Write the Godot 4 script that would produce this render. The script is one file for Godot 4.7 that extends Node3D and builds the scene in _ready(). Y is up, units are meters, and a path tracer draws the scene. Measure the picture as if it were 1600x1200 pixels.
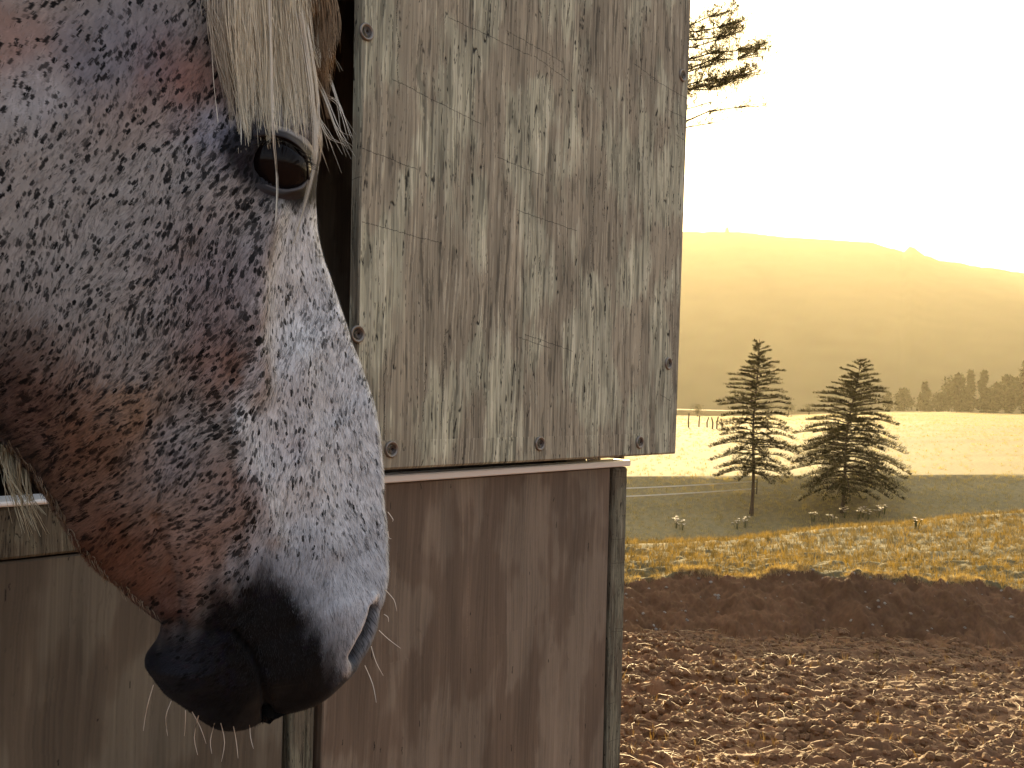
extends Node3D
# ---------------------------------------------------------------- camera model (photo is 1600 x 1200)
const F := 1400.0
const EYE := Vector3(0.0, 1.5, 0.0)
var cam_basis := Basis.from_euler(Vector3(deg_to_rad(0.614), 0.0, deg_to_rad(1.5)))
var rng := RandomNumberGenerator.new()
var M := {}
var used_names := {}

func ray(px: float, py: float) -> Vector3:
	return cam_basis * Vector3((px - 800.0) / F, (600.0 - py) / F, -1.0)

func at(px: float, py: float, depth: float) -> Vector3:
	return EYE + ray(px, py) * depth

func to_px(p: Vector3) -> Vector3:
	var q := (p - EYE) * cam_basis
	return Vector3(800.0 + F * q.x / -q.z, 600.0 - F * q.y / -q.z, -q.z)

func numbered(called: String) -> String:
	var n: int = used_names.get(called, 0)
	used_names[called] = n + 1
	return called if n == 0 else "%s_%03d" % [called, n]

func thing(called: String, label: String, category: String, base: Vector3, group := "") -> Node3D:
	var o := Node3D.new()
	o.name = numbered(called)
	add_child(o, true)
	o.position = base
	o.set_meta("label", label)
	o.set_meta("category", category)
	if group != "":
		o.set_meta("group", group)
	return o

func part(called: String, mesh: Mesh, m: Material, parent: Node, off := Vector3.ZERO) -> MeshInstance3D:
	var o := MeshInstance3D.new()
	o.name = called
	o.mesh = mesh
	if m != null:
		o.material_override = m
	o.position = off
	parent.add_child(o, true)
	return o

func setting(called: String, mesh: Mesh, m: Material) -> MeshInstance3D:
	var o := MeshInstance3D.new()
	o.name = numbered(called)
	o.mesh = mesh
	o.material_override = m
	add_child(o, true)
	o.set_meta("kind", "structure")
	return o

# ---------------------------------------------------------------- mesh collector
class MB:
	var v := PackedVector3Array()
	var n := PackedVector3Array()
	var c := PackedColorArray()
	var uv := PackedVector2Array()
	var i := PackedInt32Array()
	var col := Color.WHITE

	func vert(p: Vector3, nn: Vector3, cc: Color, u := Vector2.ZERO) -> int:
		v.append(p)
		n.append(nn)
		c.append(cc)
		uv.append(u)
		return v.size() - 1

	func tri(a: int, b: int, d: int) -> void:
		var g := (v[d] - v[a]).cross(v[b] - v[a])
		if g.dot(n[a] + n[b] + n[d]) < 0.0:
			i.append(a); i.append(d); i.append(b)
		else:
			i.append(a); i.append(b); i.append(d)

	func face(pts: Array, nn := Vector3.ZERO, cc = null) -> void:
		var k: Color = col if cc == null else cc
		var g: Vector3 = (pts[2] - pts[0]).cross(pts[1] - pts[0]).normalized()
		if nn != Vector3.ZERO and g.dot(nn) < 0.0:
			g = -g
		var s := v.size()
		for p in pts:
			vert(p, g, k)
		for t in range(1, pts.size() - 1):
			tri(s, s + t, s + t + 1)

	func box(lo: Vector3, hi: Vector3, bevel := 0.0) -> void:
		var mid := (lo + hi) * 0.5
		var h := (hi - lo) * 0.5
		var b := minf(bevel, minf(h.x, minf(h.y, h.z)) * 0.9)
		var ax := [Vector3.RIGHT, Vector3.UP, Vector3.BACK]
		for k in 3:
			var u: Vector3 = ax[(k + 1) % 3] * (h[(k + 1) % 3] - b)
			var w: Vector3 = ax[(k + 2) % 3] * (h[(k + 2) % 3] - b)
			for s in [-1.0, 1.0]:
				var f: Vector3 = mid + ax[k] * h[k] * s
				face([f - u - w, f + u - w, f + u + w, f - u + w], ax[k] * s)
		if b <= 0.0:
			return
		for k in 3:
			var l: Vector3 = ax[k] * (h[k] - b)
			var k1 := (k + 1) % 3
			var k2 := (k + 2) % 3
			for s1 in [-1.0, 1.0]:
				for s2 in [-1.0, 1.0]:
					var p: Vector3 = mid + ax[k1] * h[k1] * s1 + ax[k2] * (h[k2] - b) * s2
					var q: Vector3 = mid + ax[k1] * (h[k1] - b) * s1 + ax[k2] * h[k2] * s2
					face([p - l, p + l, q + l, q - l], ax[k1] * s1 + ax[k2] * s2)
		for s in 8:
			var sg := Vector3(1 if s & 1 else -1, 1 if s & 2 else -1, 1 if s & 4 else -1)
			var cr := mid + sg * (h - Vector3(b, b, b))
			face([cr + Vector3(b * sg.x, 0, 0), cr + Vector3(0, b * sg.y, 0), cr + Vector3(0, 0, b * sg.z)], sg)

	# tube along points, radius per point
	func tube(pts: PackedVector3Array, rad: PackedFloat32Array, sides := 5, cc0 = null, cc1 = null) -> void:
		var k0: Color = col if cc0 == null else cc0
		var k1: Color = k0 if cc1 == null else cc1
		var m := pts.size()
		var s := v.size()
		var ref := Vector3(0.31, 0.9, 0.2)
		for t in m:
			var dir := (pts[mini(t + 1, m - 1)] - pts[maxi(t - 1, 0)]).normalized()
			var x := dir.cross(ref)
			if x.length() < 0.1:
				x = dir.cross(Vector3.RIGHT)
			x = x.normalized()
			var y := dir.cross(x)
			var cc := k0.lerp(k1, float(t) / maxf(1.0, m - 1.0))
			for q in sides:
				var a := TAU * q / sides
				var o := x * cos(a) + y * sin(a)
				vert(pts[t] + o * rad[t], o, cc)
		for t in m - 1:
			for q in sides:
				var a := s + t * sides + q
				var b := s + t * sides + (q + 1) % sides
				tri(a, b, b + sides)
				tri(a, b + sides, a + sides)

	func mesh() -> ArrayMesh:
		var am := ArrayMesh.new()
		var a := []
		a.resize(Mesh.ARRAY_MAX)
		a[Mesh.ARRAY_VERTEX] = v
		a[Mesh.ARRAY_NORMAL] = n
		a[Mesh.ARRAY_COLOR] = c
		a[Mesh.ARRAY_TEX_UV] = uv
		a[Mesh.ARRAY_INDEX] = i
		am.add_surface_from_arrays(Mesh.PRIMITIVE_TRIANGLES, a)
		return am

# grid of points rows x cols (cols optionally wrapped) with smooth normals; side hints the outside at one vertex
func grid_mesh(p: PackedVector3Array, rows: int, cols: int, wrap: bool, cc: PackedColorArray, uv: PackedVector2Array, flip: bool) -> ArrayMesh:
	var nn := grid_normals(p, rows, cols, wrap, flip)
	var idx := PackedInt32Array()
	var cq := cols if wrap else cols - 1
	idx.resize((rows - 1) * cq * 6)
	var w := 0
	for r in rows - 1:
		for q in cq:
			var a := r * cols + q
			var b := r * cols + (q + 1) % cols
			var d := a + cols
			var e := b + cols
			if flip:
				idx[w] = a; idx[w + 1] = b; idx[w + 2] = e; idx[w + 3] = a; idx[w + 4] = e; idx[w + 5] = d
			else:
				idx[w] = a; idx[w + 1] = e; idx[w + 2] = b; idx[w + 3] = a; idx[w + 4] = d; idx[w + 5] = e
			w += 6
	var am := ArrayMesh.new()
	var arr := []
	arr.resize(Mesh.ARRAY_MAX)
	arr[Mesh.ARRAY_VERTEX] = p
	arr[Mesh.ARRAY_NORMAL] = nn
	if cc.size():
		arr[Mesh.ARRAY_COLOR] = cc
	if uv.size():
		arr[Mesh.ARRAY_TEX_UV] = uv
	arr[Mesh.ARRAY_INDEX] = idx
	am.add_surface_from_arrays(Mesh.PRIMITIVE_TRIANGLES, arr)
	return am

func grid_normals(p: PackedVector3Array, rows: int, cols: int, wrap: bool, flip: bool) -> PackedVector3Array:
	var nn := PackedVector3Array()
	nn.resize(p.size())
	for r in rows:
		var r0 := maxi(r - 1, 0) * cols
		var r1 := mini(r + 1, rows - 1) * cols
		var rc := r * cols
		for q in cols:
			var q0 := (q + cols - 1) % cols if wrap else maxi(q - 1, 0)
			var q1 := (q + 1) % cols if wrap else mini(q + 1, cols - 1)
			var g := (p[rc + q1] - p[rc + q0]).cross(p[r1 + q] - p[r0 + q])
			nn[rc + q] = (-g if flip else g).normalized()
	return nn

func lin(r: float, g: float, b: float) -> Color:
	return Color(r, g, b).linear_to_srgb()

func mat(r: float, g: float, b: float, rough := 0.85, spec := 0.4) -> StandardMaterial3D:
	var m := StandardMaterial3D.new()
	m.albedo_color = lin(r, g, b)
	m.roughness = rough
	m.metallic_specular = spec
	return m

func vmat(rough := 0.85, spec := 0.3) -> StandardMaterial3D:
	var m := mat(1, 1, 1, rough, spec)
	m.vertex_color_use_as_albedo = true
	return m

func noise(sd: int, freq: float, kind := FastNoiseLite.TYPE_SIMPLEX_SMOOTH, oct := 3) -> FastNoiseLite:
	var f := FastNoiseLite.new()
	f.seed = sd
	f.frequency = freq
	f.noise_type = kind
	f.fractal_octaves = oct
	f.fractal_type = FastNoiseLite.FRACTAL_FBM if oct > 1 else FastNoiseLite.FRACTAL_NONE
	return f

# grey noise picture stretched sx, sy times, as bytes
func nbytes(sd: int, freq: float, w: int, h: int, sx := 1, sy := 1, oct := 3) -> PackedByteArray:
	var im := noise(sd, freq, FastNoiseLite.TYPE_SIMPLEX_SMOOTH, oct).get_seamless_image(maxi(w / sx, 8), maxi(h / sy, 8))
	im.convert(Image.FORMAT_L8)
	if sx > 1 or sy > 1:
		im.resize(w, h, Image.INTERPOLATE_CUBIC)
	return im.get_data()

func tex(im: Image) -> ImageTexture:
	return ImageTexture.create_from_image(im)

func multi(called: String, mesh: Mesh, m: Material, xf: Array, cc: PackedColorArray, parent: Node = null) -> MultiMeshInstance3D:
	var mm := MultiMesh.new()
	mm.transform_format = MultiMesh.TRANSFORM_3D
	mm.use_colors = true
	mm.mesh = mesh
	mm.instance_count = xf.size()
	for k in xf.size():
		mm.set_instance_transform(k, xf[k])
		mm.set_instance_color(k, cc[k])
	var o := MultiMeshInstance3D.new()
	o.name = numbered(called) if parent == null else called
	o.multimesh = mm
	o.material_override = m
	(self if parent == null else parent).add_child(o, true)
	o.set_meta("kind", "stuff")
	return o

func curve_at(pts: Array, t: float) -> Variant:
	# Catmull-Rom through points (any type with + and *), t in control units
	var k := clampi(int(floor(t)), 0, pts.size() - 2)
	var u := t - k
	var p0 = pts[maxi(k - 1, 0)]
	var p1 = pts[k]
	var p2 = pts[k + 1]
	var p3 = pts[mini(k + 2, pts.size() - 1)]
	return (p1 * 2.0 + (p2 - p0) * u + (p0 * 2.0 - p1 * 5.0 + p2 * 4.0 - p3) * u * u + (p1 * 3.0 - p0 - p2 * 3.0 + p3) * u * u * u) * 0.5

func table(xs: Array, ys: Array, x: float) -> float:
	if x <= xs[0]:
		return ys[0]
	for k in range(1, xs.size()):
		if x <= xs[k]:
			var t: float = (x - xs[k - 1]) / (xs[k] - xs[k - 1])
			t = t * t * (3.0 - 2.0 * t)
			return lerpf(ys[k - 1], ys[k], t)
	return ys[-1]

func poly_dist(p: Vector2, pts: PackedVector2Array) -> float:
	var best := 1e9
	for k in pts.size() - 1:
		best = minf(best, p.distance_squared_to(Geometry2D.get_closest_point_to_segment(p, pts[k], pts[k + 1])))
	return sqrt(best)

# ---------------------------------------------------------------- scene
func _ready() -> void:
	rng.seed = 7
	# camera
	var cam := Camera3D.new()
	cam.name = "camera"
	cam.fov = rad_to_deg(2.0 * atan(600.0 / F))
	cam.near = 0.05
	cam.far = 6000.0
	cam.position = EYE
	cam.basis = cam_basis
	add_child(cam)
	# sky, haze, exposure
	var env := Environment.new()
	env.background_mode = Environment.BG_SKY
	var sm := ProceduralSkyMaterial.new()
	sm.sky_top_color = Color(0.475, 0.52, 0.585)
	sm.sky_horizon_color = Color(0.61, 0.61, 0.615)
	sm.sky_curve = 0.16
	sm.sky_energy_multiplier = 1.0
	sm.ground_bottom_color = Color(0.30, 0.25, 0.19)
	sm.ground_horizon_color = Color(0.80, 0.68, 0.48)
	sm.sun_angle_max = 88.0
	sm.sun_curve = 0.46
	var sky := Sky.new()
	sky.sky_material = sm
	env.sky = sky
	env.background_energy_multiplier = 1.15
	env.tonemap_mode = Environment.TONE_MAPPER_LINEAR
	env.tonemap_exposure = 3.5
	env.volumetric_fog_enabled = true
	env.volumetric_fog_density = 0.0003
	env.volumetric_fog_albedo = Color(1.0, 0.94, 0.80)
	env.volumetric_fog_anisotropy = 0.5
	env.sdfgi_enabled = true
	env.ssao_enabled = true
	env.ssil_enabled = true
	var we := WorldEnvironment.new()
	we.name = "world_environment"
	we.environment = env
	add_child(we)
	# sun, hidden behind the open door leaf
	var sun := DirectionalLight3D.new()
	sun.name = "sun"
	sun.light_energy = 1.6
	sun.light_color = Color(1.0, 0.89, 0.67)
	sun.light_angular_distance = 0.6
	sun.shadow_enabled = true
	add_child(sun)
	sun.look_at_from_position(Vector3.ZERO, -ray(1040.0, 235.0), Vector3.UP)
	materials()
	build_ground()
	build_hill()
	build_stable()
	build_horse()
	build_trees()
	build_details()

# ---------------------------------------------------------------- materials
func materials() -> void:
	M.ground = vmat(0.92, 0.2)
	var gi := Image.create_from_data(512, 512, false, Image.FORMAT_L8, grain_bytes(512, 21, 0.09, 0.55))
	M.ground.uv1_triplanar = true
	M.ground.uv1_world_triplanar = true
	M.ground.uv1_scale = Vector3(0.7, 0.7, 0.7)
	M.ground.albedo_texture = tex(gi)
	M.soil = M.ground.duplicate()
	M.soil.roughness = 0.75
	M.soil.metallic_specular = 0.27
	M.soil.uv1_scale = Vector3(1.9, 1.9, 1.9)
	M.hill = vmat(0.95, 0.1)
	M.grass = vmat(0.6, 0.3)
	M.grass.backlight_enabled = true
	M.grass.backlight = Color(0.9, 0.85, 0.5)
	M.turf = M.grass.duplicate()
	M.turf.backlight = Color(0.75, 0.66, 0.36)
	M.straw = vmat(0.5, 0.4)
	M.straw.backlight_enabled = true
	M.straw.backlight = Color(0.7, 0.6, 0.4)
	M.needle = vmat(0.9, 0.08)
	M.needle.backlight_enabled = true
	M.needle.backlight = Color(0.62, 0.52, 0.26)
	M.bark = vmat(0.95, 0.08)
	M.washer = mat(0.20, 0.17, 0.14, 0.45, 0.5)
	M.washer.metallic = 0.7
	M.screw = mat(0.05, 0.04, 0.035, 0.5, 0.4)
	M.screw.metallic = 0.6
	M.strip = mat(0.78, 0.75, 0.70, 0.5, 0.5)
	M.tape = mat(0.75, 0.72, 0.66, 0.6, 0.4)
	M.petal = vmat(0.7, 0.3)
	M.petal.backlight_enabled = true
	M.petal.backlight = Color(0.8, 0.75, 0.6)
	M.roof = mat(0.16, 0.15, 0.14, 0.7, 0.3)
	wood_materials()

func grain_bytes(w: int, sd: int, freq: float, low: float) -> PackedByteArray:
	var a := nbytes(sd, freq, w, w, 1, 1, 4)
	var b := nbytes(sd + 1, freq * 0.15, w, w, 1, 1, 3)
	for k in a.size():
		a[k] = clampi(int(255.0 * (low + (1.0 - low) * (0.6 * a[k] + 0.4 * b[k]) / 255.0)), 0, 255)
	return a

func wood_image(w: int, h: int, sd: int, weathered: float, c0: Vector3, c1: Vector3, c2: Vector3) -> Array:
	# vertical grain: fine fibres, broad bands, grey weathered patches, pale flakes, dark checks. c0 base, c1 patch, c2 pale
	var fine := nbytes(sd, 0.22, w, h, 1, 90, 3)
	var mid := nbytes(sd + 1, 0.045, w, h, 1, 20, 4)
	var broad := nbytes(sd + 2, 0.012, w, h, 1, 6, 3)
	var patch := nbytes(sd + 3, 0.006, w, h, 1, 2, 4)
	var flake := nbytes(sd + 4, 0.06, w, h, 1, 9, 4)
	var crack := nbytes(sd + 5, 0.045, w, h, 1, 16, 2)
	var spot := nbytes(sd + 6, 0.05, w, h, 1, 1, 2)
	var px := PackedByteArray()
	px.resize(w * h * 3)
	var hg := PackedByteArray()
	hg.resize(w * h)
	var warp := nbytes(sd + 7, 0.010, w, h, 1, 3, 2)
	for k0 in w * h:
		var k := k0
		var xx := k0 % w
		k = k0 - xx + posmod(xx + int((warp[k0] - 128) * 0.05), w)
		var f := fine[k] / 255.0 - 0.5
		var m := mid[k] / 255.0 - 0.5
		var b := broad[k] / 255.0 - 0.5
		var p := smoothstep(0.40, 0.62, patch[k] / 255.0 + 0.25 * m)
		var l := smoothstep(0.60, 0.74, flake[k] / 255.0 + 0.20 * f + 0.15 * (p - 0.5)) * weathered
		var dk := smoothstep(0.36, 0.24, flake[k] / 255.0 + 0.25 * f) * weathered
		var ck := smoothstep(0.020, 0.004, absf(crack[k] / 255.0 - 0.5)) * smoothstep(0.42, 0.62, patch[k] / 255.0 * 0.4 + spot[k] / 255.0 * 0.6) * weathered
		var g := 1.0 + 0.46 * f * (0.35 + 0.65 * weathered) + (0.08 + 0.12 * weathered) * m + (0.26 - 0.02 * weathered) * b
		var cc := c0.lerp(c1, p).lerp(c2, l * 0.32) * g * (1.0 - 0.22 * dk) * (1.0 - 0.7 * ck)
		px[k0 * 3] = clampi(int(cc.x * 255.0), 0, 255)
		px[k0 * 3 + 1] = clampi(int(cc.y * 255.0), 0, 255)
		px[k0 * 3 + 2] = clampi(int(cc.z * 255.0), 0, 255)
		hg[k0] = clampi(int(255.0 * (0.5 + 0.22 * f + 0.16 * m + 0.20 * l - 0.22 * dk - 0.35 * ck)), 0, 255)
	return [Image.create_from_data(w, h, false, Image.FORMAT_RGB8, px), Image.create_from_data(w, h, false, Image.FORMAT_L8, hg)]

func scratch(im: Image, a: Vector2, b: Vector2, k: float, wid := 1.0, jit := 1.5) -> void:
	var n := int(a.distance_to(b) * 1.5) + 2
	var wob := 0.0
	for t in n:
		wob = clampf(wob + rng.randf_range(-0.6, 0.6), -jit, jit)
		if rng.randf() < 0.12:
			continue
		var p := a.lerp(b, float(t) / (n - 1)) + Vector2(wob, wob)
		for o in int(ceil(wid)):
			var x := int(p.x)
			var y := int(p.y) + o
			if x >= 0 and y >= 0 and x < im.get_width() and y < im.get_height():
				var c := im.get_pixel(x, y)
				im.set_pixel(x, y, Color(c.r * k, c.g * k, c.b * k))

func wood_materials() -> void:
	var L := wood_image(1024, 1536, 40, 1.0, Vector3(0.55, 0.512, 0.435), Vector3(0.605, 0.588, 0.50), Vector3(0.79, 0.76, 0.665))
	for k in 26:   # fine checks across the face veneer
		var x := rng.randf_range(20, 900)
		var y := rng.randf_range(30, 1500)
		scratch(L[0], Vector2(x, y), Vector2(x + rng.randf_range(40, 220), y + rng.randf_range(4, 26)), 0.62, 1.0, 1.0)
	for k in 60:
		var x := rng.randf_range(5, 1015)
		var y := rng.randf_range(5, 1400)
		var e := Vector2(x + rng.randf_range(-8, 8), y + rng.randf_range(30, 200))
		scratch(L[0], Vector2(x, y), e, 0.5, 1.0, 2.5)
		scratch(L[1], Vector2(x, y), e, 0.4, 1.0, 2.5)
	M.leaf = mat(1, 1, 1, 0.82, 0.3)
	M.leaf.albedo_texture = tex(L[0])
	M.leaf.heightmap_enabled = true
	M.leaf.heightmap_texture = tex(L[1])
	M.leaf.heightmap_scale = 0.25
	M.leaf.uv1_triplanar = true
	M.leaf.uv1_triplanar_sharpness = 8.0
	M.leaf.uv1_scale = Vector3(1.0 / 0.95, 1.0 / 1.425, 1.0 / 0.95)
	var P := wood_image(768, 1024, 60, 0.12, Vector3(0.375, 0.315, 0.26), Vector3(0.44, 0.385, 0.325), Vector3(0.54, 0.47, 0.43))
	for k in 90:   # knots, chips and drips on the smooth ply
		var x := rng.randf_range(4, 760)
		var y := rng.randf_range(4, 1010)
		scratch(P[0], Vector2(x, y), Vector2(x + rng.randf_range(-1, 1), y + rng.randf_range(2, 14)), rng.randf_range(0.4, 0.75), rng.randf_range(1, 3), 0.8)
	for k in 40:
		var x := rng.randf_range(4, 760)
		var y := rng.randf_range(4, 900)
		scratch(P[0], Vector2(x, y), Vector2(x + rng.randf_range(-2, 2), y + rng.randf_range(30, 160)), rng.randf_range(0.85, 1.15), 1.0, 0.6)
	M.ply = mat(1, 1, 1, 0.6, 0.35)
	M.ply.albedo_texture = tex(P[0])
	M.ply.heightmap_enabled = true
	M.ply.heightmap_texture = tex(P[1])
	M.ply.heightmap_scale = 0.08
	M.ply.uv1_triplanar = true
	M.ply.uv1_triplanar_sharpness = 8.0
	M.ply.uv1_scale = Vector3(1.0 / 0.8, 1.0 / 1.07, 1.0 / 0.8)
	M.door = M.ply.duplicate()
	M.door.albedo_color = Color(0.86, 0.90, 0.90)
	M.door.uv1_offset = Vector3(0.37, 0.21, 0.11)
	M.timber = M.leaf.duplicate()
	M.timber.albedo_color = Color(0.66, 0.65, 0.64)
	M.timber.uv1_scale = Vector3(1.6, 1.1, 1.6)

# ---------------------------------------------------------------- terrain
var n_big := noise(3, 0.05)
var n_lip := noise(4, 0.9)
var n_clod := noise(5, 2.4, FastNoiseLite.TYPE_SIMPLEX_SMOOTH, 4)
var n_fine := noise(6, 9.0, FastNoiseLite.TYPE_SIMPLEX_SMOOTH, 3)
var n_tone := noise(8, 0.6)

func smax(a: float, b: float, k: float) -> float:
	var h := clampf(0.5 + 0.5 * (a - b) / k, 0.0, 1.0)
	return lerpf(b, a, h) + k * h * (1.0 - h)

func ridge_d(x: float) -> float:
	return clampf(7.65 + (x - 0.96) * 0.6, 7.0, 24.0)

func lip_d(x: float) -> float:
	return 6.25 + 0.22 * n_lip.get_noise_2d(x, 0.0) + 0.10 * n_lip.get_noise_2d(x * 4.0, 9.0)

func terrace_h(x: float) -> float:
	return 0.20 + 0.10 * smoothstep(0.6, 2.2, x) - 0.05 * smoothstep(2.6, 4.0, x) + 0.05 * n_lip.get_noise_2d(x * 1.6, 30.0)

func crest_h(x: float) -> float:
	return clampf(-1.03 + (x - 3.5) * 0.031, -1.2, -0.3)

# returns (height, zone) zone 0 yard 1 face 2 terrace 3 fall 4 bank 5 field
func terrain(x: float, d: float) -> Vector2:
	var dr := ridge_d(x)
	if d < dr + 0.001:
		var ld := lip_d(x)
		var th := terrace_h(x)
		var t := clampf((d - (ld - 0.55)) / 0.55, 0.0, 1.0)
		if d > ld + 3.0 or d > 5.0:
			var up := th * pow(t, 0.85)
			var zone := 2.0 if t >= 1.0 else (1.0 if t > 0.0 else 0.0)
			var h := up
			if zone == 2.0:
				h = lerpf(th, 0.20, smoothstep(ld, ld + 1.5, d))
				h += 0.040 * n_clod.get_noise_2d(x * 1.0, d * 1.8) + 0.015 * n_fine.get_noise_2d(x, d)
			elif zone == 1.0:
				h += 0.05 * n_clod.get_noise_2d(x * 0.9, d * 1.6) * (1.0 - t) + 0.045 * n_clod.get_noise_2d(x * 2.0, d * 2.4) + 0.030 * n_fine.get_noise_2d(x * 1.4, d * 1.4)
			else:
				h += yard(x, d)
			return Vector2(h, zone)
		return Vector2(yard(x, d), 0.0)
	var tt := d - dr
	var fall := 0.20 - 0.36 * tt * tt / (tt + 0.5)
	var h2 := smax(fall, -2.9, 0.6)
	var ch := crest_h(x)
	if d < 28.3:
		var bank := ch - 0.335 * (28.3 - d)
		var h3 := smax(h2, bank, 0.3)
		h3 += 0.06 * n_big.get_noise_2d(x * 5.0, d * 9.0)
		return Vector2(h3, 4.0 if d > 20.0 else 3.0)
	var az := x / d
	var hf := lerpf(-2.1, 0.1, smoothstep(0.2, 0.5, az))
	var t2 := (d - 28.3) / 151.7
	var h4 := lerpf(ch, hf, minf(t2, 1.2)) + 0.12 * n_big.get_noise_2d(x * 1.5, d * 2.0) * clampf(tt, 0.0, 1.0) * smoothstep(28.3, 40.0, d)
	h4 -= 4.0 * smoothstep(196.0, 215.0, d)
	return Vector2(h4, 5.0)

func yard(x: float, d: float) -> float:
	var a := n_clod.get_noise_2d(x * 0.40, d * 1.25)
	var r := 1.0 - absf(n_clod.get_noise_2d(x * 0.45 + 50.0, d * 2.4))
	var amp := clampf(0.95 + 1.7 * n_lip.get_noise_2d(x * 0.5 + 90.0, d * 1.5), 0.25, 1.9)
	var f := 1.0 - absf(n_fine.get_noise_2d(x * 0.28 + 7.0, d * 1.0))
	return 0.036 * a + amp * (0.058 * (r - 0.75) + 0.056 * (f - 0.75) + 0.018 * n_fine.get_noise_2d(x * 1.1, d * 2.0)) - 0.01

func build_ground() -> void:
	# polar sheet round the camera: fine inside the view, coarse elsewhere, out past the hill
	var az := PackedFloat32Array()
	var a := -180.0
	while a < 180.0:
		az.append(a)
		a += 0.11 if a > 4.0 and a < 34.0 else (1.0 if a > -30.0 and a < 60.0 else 6.0)
	az.append(180.0)
	var rad := PackedFloat32Array()
	var r := 0.05
	while r < 1500.0:
		rad.append(r)
		if r < 2.9:
			r += 0.3
		elif r < 7.6:
			r *= 1.0028
		elif r < 31.0:
			r *= 1.010
		elif r < 200.0:
			r *= 1.04
		else:
			r *= 1.25
	var cols := az.size()
	var p := PackedVector3Array()
	var cc := PackedColorArray()
	p.resize(rad.size() * cols)
	cc.resize(p.size())
	var k := 0
	for ri in rad.size():
		for q in cols:
			var t := deg_to_rad(az[q])
			var even := maxf(cos(t), 0.5)   # rows of even depth ahead of the camera
			var x: float = rad[ri] * sin(t) / even
			var d: float = rad[ri] * cos(t) / even
			var h := terrain(x, d) if d > 0.0 else Vector2(0, 0)
			p[k] = Vector3(x, h.x, -d)
			cc[k] = zone_color(x, d, h.y)
			k += 1
	var cut := 0
	while rad[cut] < 5.5:
		cut += 1
	var n0 := (cut + 1) * cols
	setting("yard_ground", grid_mesh(p.slice(0, n0), cut + 1, cols, false, cc.slice(0, n0), PackedVector2Array(), true), M.soil)
	setting("ground", grid_mesh(p.slice(cut * cols), rad.size() - cut, cols, false, cc.slice(cut * cols), PackedVector2Array(), true), M.ground)
	scatter_ground()

func zone_color(x: float, d: float, z: float) -> Color:
	var s := 1.0 + 0.35 * n_tone.get_noise_2d(x * 1.3, d * 3.0) + 0.2 * n_clod.get_noise_2d(x, d)
	match int(z):
		0:
			return Color(0.25, 0.126, 0.060) * s
		1:
			return Color(0.19, 0.098, 0.050) * s  # same earth as the yard, its colour darkened for the shaded face
		2:
			return Color(0.20, 0.165, 0.085) * s
		_:
			return Color(0.36, 0.285, 0.14) * (1.0 + 0.25 * n_tone.get_noise_2d(x * 0.05, d * 0.4))

func blade_tuft(n: int, h: float, spread: float, wid: float, lean: float, sd: int) -> ArrayMesh:
	var g := RandomNumberGenerator.new()
	g.seed = sd
	var b := MB.new()
	for k in n:
		var a := g.randf() * TAU
		var o := Vector3(cos(a), 0, sin(a)) * g.randf() * spread
		var dir := Vector3(cos(a + g.randf_range(-0.8, 0.8)), 0, sin(a + g.randf_range(-0.8, 0.8)))
		var hh := h * g.randf_range(0.5, 1.0)
		var side := dir.cross(Vector3.UP) * wid * g.randf_range(0.6, 1.1)
		var tip := o + Vector3.UP * hh + dir * hh * lean * g.randf_range(0.2, 1.2)
		var mid := o + Vector3.UP * hh * 0.55 + dir * hh * lean * 0.25
		var nn := (dir + Vector3.UP * 0.3).normalized()
		var c := Color(1, 1, 1) * g.randf_range(0.75, 1.2)
		var s := b.v.size()
		b.vert(o - side, nn, c); b.vert(o + side, nn, c)
		b.vert(mid - side * 0.8, nn, c); b.vert(mid + side * 0.8, nn, c); b.vert(tip, nn, c)
		b.tri(s, s + 1, s + 3); b.tri(s, s + 3, s + 2); b.tri(s + 2, s + 3, s + 4)
	return b.mesh()

func view_point(d0: float, d1: float, a0: float, a1: float) -> Vector2:
	# even over the ground between two distances and two bearings
	var d := sqrt(lerpf(d0 * d0, d1 * d1, rng.randf()))
	var t := deg_to_rad(lerpf(a0, a1, rng.randf()))
	return Vector2(d * tan(t), d)

func scatter(called: String, label: String, cat: String, mesh: ArrayMesh, m: Material, n: int, d0: float, d1: float, a0: float, a1: float, zones: Array, c0: Color, c1: Color, s0: float, s1: float, flat := 0.0, sink := 0.0, patchy := -1.0) -> void:
	var xf := []
	var cc := PackedColorArray()
	var tries := 0
	while xf.size() < n and tries < n * 6:
		tries += 1
		var q := view_point(d0, d1, a0, a1)
		var h := terrain(q.x, q.y)
		if not zones.has(int(h.y)):
			continue
		if patchy >= 0.0 and n_tone.get_noise_2d(q.x * 0.9, q.y * 1.5) < patchy + rng.randf_range(-0.25, 0.25):
			continue
		var bs := Basis(Vector3.UP, rng.randf() * TAU)
		if flat > 0.0:
			bs = bs * Basis(Vector3.RIGHT, flat * rng.randf_range(-1.0, 1.0))
		bs = bs.scaled(Vector3.ONE * rng.randf_range(s0, s1))
		xf.append(Transform3D(bs, Vector3(q.x, h.x - sink, -q.y)))
		cc.append(c0.lerp(c1, rng.randf()))
	var o := multi(called, mesh, m, xf, cc)
	o.set_meta("label", label)
	o.set_meta("category", cat)

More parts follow.
